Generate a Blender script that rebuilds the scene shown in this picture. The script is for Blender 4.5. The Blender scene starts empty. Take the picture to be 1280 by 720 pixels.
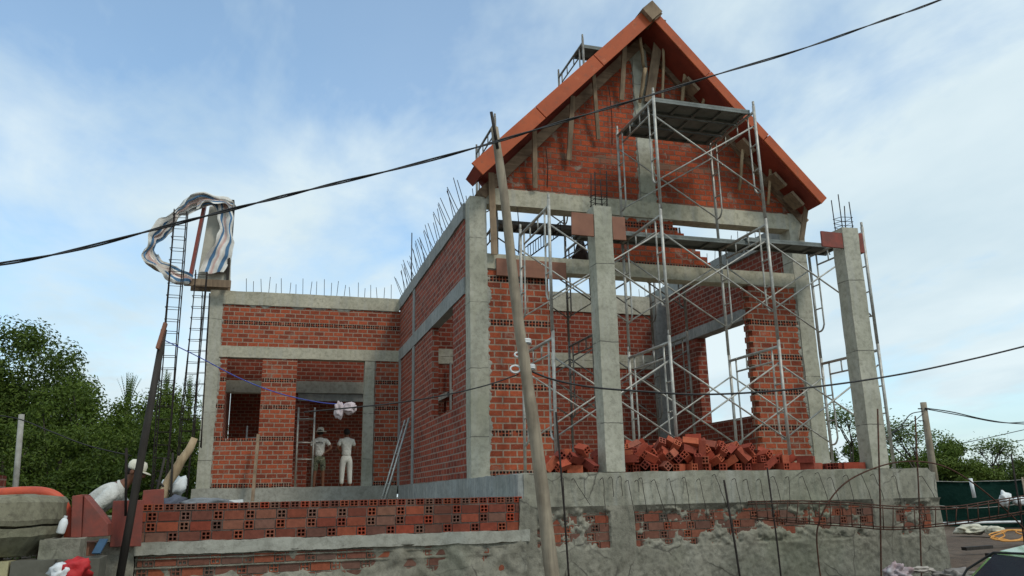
import bpy, bmesh, math, random
from mathutils import Vector, Matrix, Quaternion, noise
random.seed(11)
PI=math.pi; R=math.radians
sc=bpy.context.scene; COL=sc.collection
# ------------------------------------------------------------------ camera
EYE=1.55; YAW,PITCH,ROLL=R(16.82),R(14.445),R(-1.154)
fw=Vector((math.sin(YAW)*math.cos(PITCH),math.cos(YAW)*math.cos(PITCH),math.sin(PITCH)))
r0=Vector((math.cos(YAW),-math.sin(YAW),0)); u0=r0.cross(fw)
rt=r0*math.cos(ROLL)+u0*math.sin(ROLL); up=-r0*math.sin(ROLL)+u0*math.cos(ROLL)
cd=bpy.data.cameras.new('camera'); cam=bpy.data.objects.new('camera',cd); COL.objects.link(cam)
cd.sensor_width=36; cd.lens=1000/1280*36; cd.clip_start=.05; cd.clip_end=3000
m=Matrix((rt,up,-fw)).transposed().to_4x4(); m.translation=Vector((0,0,EYE)); cam.matrix_world=m
sc.camera=cam
# ------------------------------------------------------------------ helpers
def bmnew(): return bmesh.new()
def link(name,bm,mat,smooth=False):
    me=bpy.data.meshes.new(name); bm.normal_update(); bm.to_mesh(me); bm.free()
    for mm in (mat if isinstance(mat,(list,tuple)) else [mat]): me.materials.append(mm)
    if smooth:
        for p in me.polygons: p.use_smooth=True
    o=bpy.data.objects.new(name,me); COL.objects.link(o); return o
def tag(o,label=None,cat=None,group=None,kind=None):
    if label: o['label']=label
    if cat: o['category']=cat
    if group: o['group']=group
    if kind: o['kind']=kind
    return o
def thing(name,label,cat,loc=(0,0,0),group=None,rz=0):
    o=bpy.data.objects.new(name,None); COL.objects.link(o); o.location=loc; o.rotation_euler=(0,0,rz); o.empty_display_size=.1
    return tag(o,label,cat,group)
def worldloc(o):
    v=Vector(o.location)
    while o.parent: o=o.parent; v=v+Vector(o.location)
    return v
def part(name,bm,mat,root,smooth=False,label=None):      # bm in world coordinates, root unrotated
    o=link(name,bm,mat,smooth); o.parent=root; o.location=-worldloc(root)
    if label: o['label']=label
    return o
def lpart(name,bm,mat,root,smooth=False):                # bm in the root's own coordinates
    o=link(name,bm,mat,smooth); o.parent=root; return o
def solo(name,bm,mat,label,cat,group=None,smooth=False,loc=None,kind=None):
    o=link(name,bm,mat,smooth); tag(o,label,cat,group,kind)
    if loc is not None: o.location=loc
    return o
def box(bm,x0,x1,y0,y1,z0,z1,M=None,mi=0):
    vs=[bm.verts.new((x,y,z)) for x in (x0,x1) for y in (y0,y1) for z in (z0,z1)]
    if M is not None:
        for v in vs: v.co=M@v.co
    for f in ((0,1,3,2),(4,6,7,5),(0,4,5,1),(2,3,7,6),(0,2,6,4),(1,5,7,3)):
        fc=bm.faces.new([vs[i] for i in f]); fc.material_index=mi
def bar(bm,a,b,w,h,upv=(0,0,1)):       # rectangular stick from a to b
    a,b=Vector(a),Vector(b); d=b-a; L=d.length; d.normalize(); u=Vector(upv)
    if abs(d.dot(u))>.98: u=Vector((1,0,0))
    s=d.cross(u).normalized(); t=s.cross(d)
    M=Matrix((s,d,t)).transposed().to_4x4(); M.translation=a
    box(bm,-w/2,w/2,0,L,-h/2,h/2,M)
def rbox(bm,x0,x1,y0,y1,z0,z1,seg=.14,amp=.006,fr=3.0,mi=0):   # box with slightly uneven faces
    n=[max(1,round(abs(b-a)/seg)) for a,b in ((x0,x1),(y0,y1),(z0,z1))]
    L=[[a+(b-a)*i/k for i in range(k+1)] for (a,b),k in zip(((x0,x1),(y0,y1),(z0,z1)),n)]
    V={}
    def v(i,j,k):
        if (i,j,k) not in V:
            p=Vector((L[0][i],L[1][j],L[2][k])); V[(i,j,k)]=bm.verts.new(p+noise.noise_vector(p*fr)*amp+noise.noise_vector(p*fr*4)*amp*.5)
        return V[(i,j,k)]
    def q(*a):
        f=bm.faces.new([v(*i) for i in a]); f.material_index=mi
    for j in range(n[1]):
        for k in range(n[2]):
            q((0,j,k),(0,j,k+1),(0,j+1,k+1),(0,j+1,k)); q((n[0],j,k),(n[0],j+1,k),(n[0],j+1,k+1),(n[0],j,k+1))
    for i in range(n[0]):
        for k in range(n[2]):
            q((i,0,k),(i+1,0,k),(i+1,0,k+1),(i,0,k+1)); q((i,n[1],k),(i,n[1],k+1),(i+1,n[1],k+1),(i+1,n[1],k))
        for j in range(n[1]):
            q((i,j,0),(i,j+1,0),(i+1,j+1,0),(i+1,j,0)); q((i,j,n[2]),(i+1,j,n[2]),(i+1,j+1,n[2]),(i,j+1,n[2]))
def rb(*a,**k):
    bm=bmnew(); rbox(bm,*a,**k); return bm
def tube(bm,pts,r,n=8,caps=True):
    pts=[Vector(p) for p in pts]; rs=r if isinstance(r,(list,tuple)) else [r]*len(pts)
    prev=None; rings=[]
    for i,p in enumerate(pts):
        d=((pts[i+1]-p) if i<len(pts)-1 else (p-pts[i-1])); 
        if 0<i<len(pts)-1: d=(pts[i+1]-p).normalized()+(p-pts[i-1]).normalized()
        d.normalize()
        if prev is None:
            s=d.cross(Vector((0,0,1)));  s=s if s.length>.05 else Vector((1,0,0)); s=(s-d*s.dot(d)).normalized()
        else: s=(prev-d*prev.dot(d)).normalized()
        prev=s; t=d.cross(s)
        rings.append([bm.verts.new(p+(s*math.cos(a)+t*math.sin(a))*rs[i]) for a in [2*PI*k/n for k in range(n)]])
    for a,b in zip(rings,rings[1:]):
        for k in range(n):
            f=bm.faces.new((a[k],a[(k+1)%n],b[(k+1)%n],b[k])); f.smooth=True
    if caps: bm.faces.new(rings[0][::-1]); bm.faces.new(rings[-1])
def tb(pts,r,n=8):
    bm=bmnew(); tube(bm,pts,r,n); return bm
def spline(pts,k=8):
    pts=[Vector(p) for p in pts]; P=[pts[0]*2-pts[1]]+pts+[pts[-1]*2-pts[-2]]; out=[]
    for i in range(1,len(P)-2):
        for j in range(k):
            t=j/k; a,b,c,d=P[i-1:i+3]
            out.append(.5*((2*b)+(c-a)*t+(2*a-5*b+4*c-d)*t*t+(3*b-a-3*c+d)*t**3))
    out.append(pts[-1]); return out
def lathe(bm,prof,n=24,M=None,jit=0):
    rings=[]
    for r,z in prof:
        ring=[]
        for k in range(n):
            a=2*PI*k/n; p=Vector((r*math.cos(a),r*math.sin(a),z))
            if jit: p+=noise.noise_vector(p*6)*jit
            ring.append(bm.verts.new(M@p if M else p))
        rings.append(ring)
    for a,b in zip(rings,rings[1:]):
        for k in range(n): bm.faces.new((a[k],a[(k+1)%n],b[(k+1)%n],b[k]))
    bm.faces.new(rings[0][::-1]); bm.faces.new(rings[-1])
def cellwall(bm,axis,us,zs,filled,d0,d1):
    """wall slab on a grid of cuts; axis 'x': u is x and thickness runs in y, axis 'y': the reverse"""
    def P(u,d,z): return (u,d,z) if axis=='x' else (d,u,z)
    V={}
    def v(i,s,k):
        if (i,s,k) not in V: V[(i,s,k)]=bm.verts.new(P(us[i],(d0,d1)[s],zs[k]))
        return V[(i,s,k)]
    def F(i,k): return 0<=i<len(us)-1 and 0<=k<len(zs)-1 and filled((us[i]+us[i+1])/2,(zs[k]+zs[k+1])/2)
    for i in range(len(us)-1):
        for k in range(len(zs)-1):
            if not F(i,k): continue
            bm.faces.new((v(i,0,k),v(i+1,0,k),v(i+1,0,k+1),v(i,0,k+1)))
            bm.faces.new((v(i,1,k),v(i,1,k+1),v(i+1,1,k+1),v(i+1,1,k)))
            if not F(i-1,k): bm.faces.new((v(i,0,k),v(i,0,k+1),v(i,1,k+1),v(i,1,k)))
            if not F(i+1,k): bm.faces.new((v(i+1,0,k),v(i+1,1,k),v(i+1,1,k+1),v(i+1,0,k+1)))
            if not F(i,k-1): bm.faces.new((v(i,0,k),v(i,1,k),v(i+1,1,k),v(i+1,0,k)))
            if not F(i,k+1): bm.faces.new((v(i,0,k+1),v(i+1,0,k+1),v(i+1,1,k+1),v(i,1,k+1)))
    bmesh.ops.recalc_face_normals(bm,faces=bm.faces)
def wall(axis,us,zs,filled,d0,d1):
    bm=bmnew(); cellwall(bm,axis,us,zs,filled,d0,d1); return bm
def prism(bm,poly,y0,y1,axis='y'):
    def P(a,b,d): return (a,d,b) if axis=='y' else ((d,a,b) if axis=='x' else (a,b,d))
    A=[bm.verts.new(P(a,b,y0)) for a,b in poly]; B=[bm.verts.new(P(a,b,y1)) for a,b in poly]
    bm.faces.new(A); bm.faces.new(B[::-1]); n=len(A)
    for i in range(n): bm.faces.new((A[i],B[i],B[(i+1)%n],A[(i+1)%n]))
    bmesh.ops.recalc_face_normals(bm,faces=bm.faces)
def cloth(fn,nu,nv,thick=.004):
    bm=bmnew(); V=[[bm.verts.new(fn(i/nu,j/nv)) for j in range(nv+1)] for i in range(nu+1)]
    for i in range(nu):
        for j in range(nv): bm.faces.new((V[i][j],V[i+1][j],V[i+1][j+1],V[i][j+1])).smooth=True
    bmesh.ops.solidify(bm,geom=bm.faces[:],thickness=thick)
    return bm
def blob(bm,c,s,seg=3,amp=.15,fr=2.5,M=None,seed=0):
    r=bmesh.ops.create_icosphere(bm,subdivisions=seg,radius=1)
    for v in r['verts']:
        p=v.co.copy(); k=1+amp*noise.noise(p*fr+Vector((seed,seed*2,0)))*2+amp*.5*noise.noise(p*fr*3+Vector((seed,0,0)))
        q=Vector((p.x*s[0]*k,p.y*s[1]*k,p.z*s[2]*k)); v.co=(M@q if M else q)+Vector(c)
    for f in bm.faces: f.smooth=True
# ------------------------------------------------------------------ materials
class NT:
    def __init__(s,name):
        s.m=bpy.data.materials.new(name); s.m.use_nodes=True; s.t=s.m.node_tree; s.b=s.t.nodes['Principled BSDF']; s.L=s.t.links.new
        s.b.inputs['Roughness'].default_value=.85; s.b.inputs['Specular IOR Level'].default_value=.25
    def n(s,ty,**k):
        o=s.t.nodes.new(ty)
        for a,v in k.items(): setattr(o,a,v)
        return o
    def i(s,node,key,val):
        if hasattr(val,'is_output') or isinstance(val,bpy.types.NodeSocket): s.L(val,node.inputs[key])
        else: node.inputs[key].default_value=val
    def co(s,which='Object'):
        if not hasattr(s,'_c'): s._c=s.n('ShaderNodeTexCoord')
        return s._c.outputs[which]
    def noise(s,scale,detail=5,rough=.6,vec=None,dist=0):
        o=s.n('ShaderNodeTexNoise'); s.i(o,'Scale',scale); s.i(o,'Detail',detail); s.i(o,'Roughness',rough); s.i(o,'Distortion',dist)
        s.L(vec if vec is not None else s.co(),o.inputs['Vector']); return o.outputs['Fac']
    def math(s,op,a,b=0.0,c=None):
        o=s.n('ShaderNodeMath',operation=op); s.i(o,0,a); s.i(o,1,b)
        if c is not None: s.i(o,2,c)
        return o.outputs[0]
    def ramp(s,f,stops):
        o=s.n('ShaderNodeValToRGB'); s.L(f,o.inputs[0]); e=o.color_ramp.elements
        while len(e)<len(stops): e.new(.5)
        for k,(p,c) in enumerate(stops):
            e[k].position=p; e[k].color=(c,c,c,1) if isinstance(c,(int,float)) else (*c,1)
        return o.outputs[0]
    def mix(s,f,a,b,mode='MIX'):
        o=s.n('ShaderNodeMix',data_type='RGBA',blend_type=mode); s.i(o,0,f)
        for k,v in ((6,a),(7,b)):
            if isinstance(v,tuple): o.inputs[k].default_value=(*v,1) if len(v)==3 else v
            else: s.L(v,o.inputs[k])
        return o.outputs[2]
    def sep(s,v=None):
        o=s.n('ShaderNodeSeparateXYZ'); s.L(v if v is not None else s.co(),o.inputs[0]); return o.outputs
    def comb(s,x,y,z=0.0):
        o=s.n('ShaderNodeCombineXYZ'); s.i(o,0,x); s.i(o,1,y); s.i(o,2,z); return o.outputs[0]
    def bump(s,h,strength=.4,dist=.01,prev=None):
        o=s.n('ShaderNodeBump'); s.i(o,'Strength',strength); s.i(o,'Distance',dist); s.L(h,o.inputs['Height'])
        if prev is not None: s.L(prev,o.inputs['Normal'])
        return o.outputs[0]
    def out(s,col=None,nor=None,rough=None):
        if col is not None:
            if isinstance(col,tuple): s.b.inputs['Base Color'].default_value=(*col,1)
            else: s.L(col,s.b.inputs['Base Color'])
        if nor is not None: s.L(nor,s.b.inputs['Normal'])
        if rough is not None: s.i(s.b,'Roughness',rough)
        return s.m
def mat_plain(name,a,b,scale=8,rough=.8,metal=0,bstr=.2,bd=.004,fine=60):
    N=NT(name); f=N.noise(scale); g=N.noise(fine,3)
    c=N.mix(N.ramp(f,[(.35,0),(.65,1)]),a,b); c=N.mix(.35,c,N.mix(N.ramp(g,[(.3,.55),(.7,1.35)]),(0,0,0),c),'MIX') if False else c
    N.b.inputs['Metallic'].default_value=metal
    return N.out(c,N.bump(N.math('ADD',f,N.math('MULTIPLY',g,.5)),bstr,bd),rough)
def mat_island(name,cols,rough=.8,scale=20,bd=.003,dark=.65):
    """each separate piece gets its own tint"""
    N=NT(name); g=N.n('ShaderNodeNewGeometry').outputs['Random Per Island']
    k=len(cols); c=N.ramp(g,[(i/(k-1) if k>1 else 0,cc) for i,cc in enumerate(cols)])
    f=N.noise(scale,6,.65); c=N.mix(N.ramp(f,[(.3,.75),(.7,0)]),c,N.mix(1.0,c,(dark,dark,dark*.97),'MULTIPLY'))
    return N.out(c,N.bump(f,.4,bd),rough)
def mat_concrete(name,base=(.35,.335,.26),light=(.47,.45,.36),dark=(.20,.19,.15),moss=.25,streak=True,bd=.012,boards=False,cracks=False):
    N=NT(name); o=N.co(); f=N.noise(1.7,8,.65); g=N.noise(14,6,.7); h=N.noise(75,3,.6)
    c=N.mix(N.ramp(f,[(.36,0),(.62,1)]),base,light)
    c=N.mix(N.ramp(g,[(.3,.7),(.55,0)]),c,dark)
    mp=N.n('ShaderNodeMapping'); N.L(o,mp.inputs[0]); mp.inputs['Scale'].default_value=(9,9,.8)
    s=N.noise(1,5,.6,mp.outputs[0])
    if streak: c=N.mix(N.math('MULTIPLY',N.ramp(s,[(.5,0),(.68,1)]),.5),c,(.42,.41,.36))
    c=N.mix(N.math('MULTIPLY',N.ramp(N.noise(.9,4,.6),[(.5,0),(.7,1)]),moss),c,(.15,.17,.10))
    vo=N.n('ShaderNodeTexVoronoi'); N.i(vo,'Scale',26); N.L(o,vo.inputs['Vector'])
    pit=N.ramp(vo.outputs['Distance'],[(.05,0),(.14,1)]); pm=N.ramp(N.noise(5,2),[(.5,1),(.6,0)])
    pit=N.math('MAXIMUM',pit,pm)
    c=N.mix(N.math('MULTIPLY',N.math('SUBTRACT',1.0,pit),.6),c,(.07,.07,.06))
    if boards:
        X_,Y_,Z_=N.sep(); zw=N.math('ADD',Z_,N.math('MULTIPLY',N.noise(3,3),.05)); fr_=N.math('ABSOLUTE',N.math('SUBTRACT',N.math('FRACT',N.math('DIVIDE',zw,.93)),.5))
        ln=N.math('MULTIPLY',N.math('LESS_THAN',fr_,.0065),N.ramp(N.noise(8,2),[(.35,0),(.5,1)])); c=N.mix(N.math('MULTIPLY',ln,.75),c,(.07,.065,.055))
    if cracks:
        ve=N.n('ShaderNodeTexVoronoi',feature='DISTANCE_TO_EDGE'); N.i(ve,'Scale',2.6); mv=N.n('ShaderNodeMix',data_type='VECTOR'); mv.inputs[0].default_value=.12; N.L(o,mv.inputs[4]); nn=N.n('ShaderNodeTexNoise'); N.i(nn,'Scale',3.5); N.i(nn,'Detail',6); N.L(o,nn.inputs['Vector']); N.L(nn.outputs['Color'],mv.inputs[5]); N.L(mv.outputs[1],ve.inputs['Vector'])
        ck=N.math('MULTIPLY',N.ramp(ve.outputs['Distance'],[(0,1),(.022,0)]),N.ramp(N.noise(1.6,4),[(.47,0),(.56,1)])); c=N.mix(N.math('MULTIPLY',ck,.8),c,(.05,.045,.038))
        c=N.mix(N.math('MULTIPLY',N.ramp(N.noise(1.3,5,.65,dist=1.2),[(.5,0),(.65,1)]),.3),c,(.13,.115,.085))
    hh=N.math('ADD',N.math('ADD',N.math('MULTIPLY',f,.6),N.math('MULTIPLY',g,.5)),N.math('ADD',N.math('MULTIPLY',h,.18),N.math('MULTIPLY',pit,.35)))
    return N.out(c,N.bump(hh,.55,bd),.9)
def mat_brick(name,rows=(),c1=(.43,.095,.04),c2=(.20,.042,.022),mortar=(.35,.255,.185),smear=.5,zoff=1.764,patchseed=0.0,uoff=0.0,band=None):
    N=NT(name); X,Y,Z=N.sep(); u=N.math('ADD',N.math('ADD',X,Y),uoff+20.0); z=N.math('SUBTRACT',Z,zoff-.9)
    wob=N.math('MULTIPLY',N.math('SUBTRACT',N.noise(2.2,3),.5),.03)
    uu=N.math('ADD',u,wob); zz=N.math('ADD',z,N.math('MULTIPLY',N.math('SUBTRACT',N.noise(1.3,3,.5),.5),.016))
    br=N.n('ShaderNodeTexBrick'); br.offset=.5; br.squash=1
    for k,v in (('Scale',1.0),('Mortar Size',.011),('Mortar Smooth',.25),('Bias',-.1),('Brick Width',.2),('Row Height',.09)): N.i(br,k,v)
    N.L(N.comb(uu,zz),br.inputs['Vector'])
    br.inputs['Color1'].default_value=(*c1,1); br.inputs['Color2'].default_value=(*c2,1); br.inputs['Mortar'].default_value=(*mortar,1)
    c=br.outputs['Color']; fac=br.outputs['Fac']
    f=N.noise(2.3,6,.65); g=N.noise(30,5,.7)
    c=N.mix(N.ramp(g,[(.35,.55),(.6,0)]),c,N.mix(1.0,c,(.5,.48,.48),'MULTIPLY'))
    c=N.mix(N.math('MULTIPLY',N.ramp(N.noise(1.1,5,.6),[(.45,0),(.65,1)]),.45),c,N.mix(1.0,c,(.62,.6,.62),'MULTIPLY'))
    rr_=N.n('ShaderNodeSeparateColor'); N.L(br.outputs['Color'],rr_.inputs[0]); red=rr_.outputs[0]
    c=N.mix(N.ramp(N.noise(55,2),[(.66,0),(.7,.8)]),c,(.30,.22,.17))
    # mortar smeared over the faces
    sm=N.math('MULTIPLY',N.ramp(N.noise(3.4,7,.72,dist=.6),[(.57,0),(.64,1)]),smear)
    c=N.mix(sm,c,(.27,.22,.17))
    hgt=N.math('SUBTRACT',1.0,fac)
    if band:
        bz=N.math('LESS_THAN',N.math('ABSOLUTE',N.math('SUBTRACT',N.math('ADD',Z,N.math('MULTIPLY',N.noise(2.5,5),.16)),band+.08)),.055)
        c=N.mix(N.math('MULTIPLY',bz,N.math('MULTIPLY',N.ramp(N.noise(2.2,4),[(.45,0),(.58,1)]),.6)),c,(.20,.145,.10))
    # header courses; the shade inside the hollow ends is painted dark
    if rows:
        row=N.math('FLOOR',N.math('DIVIDE',zz,.09)); m=None
        for zr in rows:
            k=math.floor((zr-zoff+.9)/.09); e=N.math('COMPARE',row,float(k),.1); m=e if m is None else N.math('MAXIMUM',m,e)
        wall=N.math('SUBTRACT',1.0,0.0)
        fu=N.math('FRACT',N.math('DIVIDE',uu,.0475)); fz=N.math('FRACT',N.math('DIVIDE',zz,.045))
        hole=N.math('MULTIPLY',N.math('LESS_THAN',N.math('ABSOLUTE',N.math('SUBTRACT',fu,.5)),.35),N.math('LESS_THAN',N.math('ABSOLUTE',N.math('SUBTRACT',fz,.5)),.35))
        hb=N.math('MULTIPLY',m,hole)
        keep=N.math('SUBTRACT',1.0,N.math('MULTIPLY',N.ramp(N.noise(7,2),[(.6,0),(.66,1)]),.8)); hb=N.math('MULTIPLY',hb,keep)
        fu2=N.math('ABSOLUTE',N.math('SUBTRACT',N.math('FRACT',N.math('DIVIDE',uu,.095)),.5)); jn=N.math('MULTIPLY',N.math('GREATER_THAN',fu2,.45),m)
        c=N.mix(jn,c,mortar); c=N.mix(hb,c,(.014,.008,.006)); hgt=N.math('SUBTRACT',hgt,N.math('MULTIPLY',hb,2.0))
    hgt=N.math('ADD',N.math('ADD',hgt,N.math('MULTIPLY',red,1.6)),N.math('MULTIPLY',g,.45))
    return N.out(c,N.bump(hgt,.7,.008),.9)
def mat_wood(name,a,b,axis=2,scale=1.0,rough=.8):
    N=NT(name); mp=N.n('ShaderNodeMapping'); N.L(N.co(),mp.inputs[0]); s=[22,22,22]; s[axis]=1.6; mp.inputs['Scale'].default_value=[v*scale for v in s]
    f=N.noise(1,7,.65,mp.outputs[0],.4); g=N.noise(3,4)
    c=N.mix(N.ramp(f,[(.3,0),(.7,1)]),a,b); c=N.mix(N.ramp(g,[(.4,.6),(.6,0)]),c,N.mix(1.0,c,(.5,.47,.45),'MULTIPLY'))
    return N.out(c,N.bump(f,.5,.004),rough)
M={}
M['brick_front']=mat_brick('hollow brick in mortar front',rows=(4.50,3.85,2.95,2.31,1.81),uoff=.03)
M['brick_pier']=mat_brick('hollow brick pier',rows=(4.02,3.5,2.97,2.44),uoff=.07)
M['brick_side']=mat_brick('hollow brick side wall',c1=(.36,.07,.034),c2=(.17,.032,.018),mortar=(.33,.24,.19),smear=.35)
M['brick_wing']=mat_brick('hollow brick wing',rows=(5.02,3.86,3.37,2.72,1.81),smear=.35,uoff=.05)
M['brick_back']=mat_brick('hollow brick shade darkened',c1=(.27,.05,.024),c2=(.13,.026,.015),mortar=(.29,.19,.145),smear=.2)  # darker copy of the brick, with the shade of the rooms in its colour
M['brick_gable']=mat_brick('hollow brick gable',rows=(4.9,5.5),c1=(.46,.085,.03),c2=(.24,.045,.02),mortar=(.20,.11,.075),smear=.8,uoff=.11,band=6.52)
M['concrete']=mat_concrete('board formed concrete',boards=True)
M['concrete_shade']=mat_concrete('shade tinted concrete',(.24,.25,.235),(.32,.33,.31),(.15,.155,.15),.1)  # bluish skylight shade of left and inner faces put into the concrete colour
M['concrete_beam']=mat_concrete('stained beam concrete',(.38,.355,.265),(.52,.48,.36),(.20,.185,.14),.1)
M['concrete_plinth']=mat_concrete('weathered plinth concrete',(.23,.22,.17),(.33,.315,.245),(.12,.115,.09),.3,bd=.02,cracks=True)
M['mortar']=mat_concrete('rough mortar smear',(.20,.188,.145),(.30,.28,.22),(.075,.07,.055),.35,streak=False,bd=.03,cracks=True)
M['mud']=mat_concrete('muddy old concrete',(.16,.15,.10),(.24,.225,.155),(.07,.06,.045),.4,streak=False,bd=.02)
M['mortar_light']=mat_concrete('dry mortar',(.30,.29,.24),(.40,.39,.33),(.17,.16,.13),.05,streak=False,bd=.02)
M['loose_brick']=mat_island('loose red brick',[(.44,.085,.035),(.32,.05,.024),(.52,.12,.045),(.24,.042,.024),(.40,.075,.03)],.85,18,.002)
M['wall_brick']=mat_island('low wall brick',[(.30,.06,.032),(.17,.05,.032),(.34,.085,.042),(.13,.065,.048),(.38,.06,.026),(.24,.11,.07),(.20,.10,.075)],.9,22,.004,.5)
N=NT('orange painted steel'); _f=N.noise(2.2,6,.65); _g=N.noise(11,6,.7); _c=N.mix(N.ramp(_f,[(.35,0),(.65,1)]),(.47,.105,.036),(.37,.08,.03)); _c=N.mix(N.ramp(_g,[(.34,.5),(.45,0)]),_c,(.22,.09,.05)); _c=N.mix(N.ramp(N.noise(5,5),[(.62,0),(.68,.35)]),_c,(.55,.22,.12)); M['orange']=N.out(_c,N.bump(N.math('ADD',_f,N.math('MULTIPLY',_g,.3)),.35,.012),.65)
M['soffit']=mat_plain('red brown soffit boards',(.30,.055,.03),(.20,.04,.025),3,.75,0,.3,.006)
M['redboard']=mat_plain('scuffed red formwork',(.27,.065,.045),(.15,.058,.046),7,.6,.0,.5,.006)
M['ply']=mat_plain('brown plywood form',(.29,.135,.085),(.22,.10,.065),5,.7,0,.3,.003)
M['wood']=mat_wood('weathered timber',(.36,.26,.165),(.19,.135,.09))
M['woodx']=mat_wood('weathered timber lengthwise',(.34,.235,.15),(.17,.115,.075),axis=0)
M['palewood']=mat_wood('barked pale stick',(.55,.42,.26),(.30,.21,.12))
M['greywood']=mat_wood('grey eucalyptus pole',(.36,.30,.215),(.20,.165,.12),scale=.8)
M['darkwood']=mat_wood('dark wet timber',(.055,.047,.04),(.028,.024,.02))
M['steel']=mat_plain('galvanised scaffold tube',(.50,.49,.44),(.30,.28,.24),9,.5,.35,.2,.001)
M['darksteel']=mat_plain('dull scaffold tube',(.26,.25,.22),(.15,.13,.11),12,.55,.35,.2,.001)  # darker tone of the scaffold tube, for the inner tower
M['wallmortar']=mat_concrete('dark joint mortar',(.14,.11,.09),(.22,.18,.15),(.06,.05,.04),.1,streak=False)
M['plinth_brick']=mat_island('mortar dusted brick',[(.24,.085,.05),(.15,.075,.055),(.32,.09,.045),(.14,.10,.08),(.28,.07,.035)],.9,25,.004,.5)
M['rust']=mat_plain('rusty rebar',(.10,.045,.028),(.05,.028,.02),30,.85,.2,.4,.001)
M['darkrust']=mat_plain('dark rebar',(.035,.026,.022),(.02,.016,.014),30,.8,.2,.4,.001)
M['deck']=mat_plain('grey scaffold plank',(.20,.215,.20),(.12,.13,.12),6,.6,.3,.3,.003)
M['cable']=mat_plain('black cable',(.02,.02,.02),(.03,.03,.03),6,.5)
M['whiteplastic']=mat_plain('white plastic',(.75,.76,.74),(.6,.62,.62),6,.45)
M['bluewire']=mat_plain('blue cord',(.05,.08,.35),(.04,.06,.25),6,.5)
# ================================================================== the house
GZ=1.764; FY=10.55
house=thing('unfinished_house','unfinished two storey red brick house shell with a pitched gable','building',(5.3,10.5,GZ))
def hp(name,bm,mat,label=None,smooth=False): return part(name,bm,M[mat],house,smooth,label)
# front wall piers (Y 10.55-10.75)
hp('brick_wall',wall('x',[2.82,3.74],[GZ,4.655],lambda u,z:True,FY,FY+.2),'brick_front')
zr=[GZ+.09*i for i in range(0,33)]; zr[-1]=4.655
random.seed(5)
tooth={i:(.0 if i%2 else .095) for i in range(32)}
us=[6.99,7.045,7.9]
hp('brick_wall',wall('x',us,zr,lambda u,z:u>7.045 or int((z-GZ)/.09)%2==0,FY,FY+.14),'brick_pier')
# stepped infill between the two beams
st=[(4.877,4.97,6.42),(4.97,5.06,6.37),(5.06,5.15,6.26),(5.15,5.24,6.18),(5.24,5.33,6.07),(5.33,5.42,6.0),(5.42,5.51,5.9),(5.51,5.618,5.82)]
usx=sorted(set([4.5]+[s[2] for s in st])); zsx=[s[0] for s in st]+[5.618]
hp('brick_wall',wall('x',usx,zsx,lambda u,z:any(a<z<b and u<c for a,b,c in st),FY+.01,FY+.19),'brick_gable','stepped brick infill between two beams')
# corner columns and beams
hp('column',rb(2.568,2.82,FY-.03,FY+.24,GZ,5.72,amp=.007),'concrete')
hp('column',rb(7.9,8.17,FY-.03,FY+.24,GZ,5.90,amp=.007),'concrete')
hp('beam',rb(2.82,7.9,FY-.022,FY+.22,4.655,4.875,amp=.006),'concrete_beam','lower beam across the open front')
hp('beam',rb(2.82,8.10,FY-.03,FY+.22,5.618,5.875,amp=.006),'concrete_beam','upper beam under the gable')
# gable
AX,AZ=5.48,8.72
gb=bmnew(); prism(gb,[(2.84,5.875),(8.12,5.875),(AX,AZ)],FY,FY+.18)
hp('gable_wall',gb,'brick_gable')
hp('gable_column',rb(5.29,5.545,FY-.025,FY+.1,5.876,8.55,amp=.012,fr=6),'concrete','rough concrete post in the gable')
# edge boards on the slope of the gable
def slopeboard(x0,z0,x1,z1,w,y0,y1):
    d=Vector((x1-x0,0,z1-z0)).normalized(); n=Vector((-d.z,0,d.x))*w
    b=bmnew(); prism(b,[(x0,z0),(x1,z1),(x1+n.x,z1+n.z),(x0+n.x,z0+n.z)],y0,y1); return b
hp('slope_beam',slopeboard(2.80,5.70,AX+.01,8.57,.15,FY-.06,FY+.2),'woodx')
hp('slope_beam',slopeboard(8.17,5.70,AX-.01,8.57,-.15,FY-.055,FY+.2),'woodx')
for sx,x0 in ((1,2.72),(-1,8.20)):
    b=bmnew(); xs=AX-.08*sx
    prism(b,[(x0+.12*sx,5.90),(xs,8.52),(xs,8.80),(x0+.03*sx,6.03)],FY+.02,FY+.17); hp('slope_packing',b,'soffit')
# mortar that oozed from the forms along columns and beams
def ragged(x0,z0,x1,z1,w,y,side,name='mortar_seam'):
    # strip along the line (x0,z0)-(x1,z1), straight on one edge and ragged on the other
    n=max(6,int(math.hypot(x1-x0,z1-z0)/.02)); d=Vector((x1-x0,0,z1-z0)).normalized(); nn=Vector((-d.z,0,d.x))*side; b=bmnew(); rows=[]
    for i in range(n+1):
        p=Vector((x0,y,z0)).lerp(Vector((x1,y,z1)),i/n); ww=max(.012,w*(.45+.7*noise.noise(p*3.1)+.7*noise.noise(p*11)+.5*noise.noise(p*29)))
        rows.append([b.verts.new(p+nn*ww*t+Vector((0,-(.014*(1-t)+.003)*(1 if t<1 else -.5)+.004*noise.noise(p*22+Vector((t*3,0,0))),0))) for t in (0,.4,.75,1)])
    for A,C in zip(rows,rows[1:]):
        for k in range(3): b.faces.new((A[k],C[k],C[k+1],A[k+1]))
    bmesh.ops.recalc_face_normals(b,faces=b.faces); hp(name,b,'mortar_light')
ragged(2.815,GZ,2.815,4.65,.075,FY,-1); ragged(7.905,GZ,7.905,4.65,.10,FY,1); ragged(2.82,4.658,3.74,4.658,.05,FY,-1); ragged(7.05,4.658,7.9,4.658,.04,FY,-1)
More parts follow.
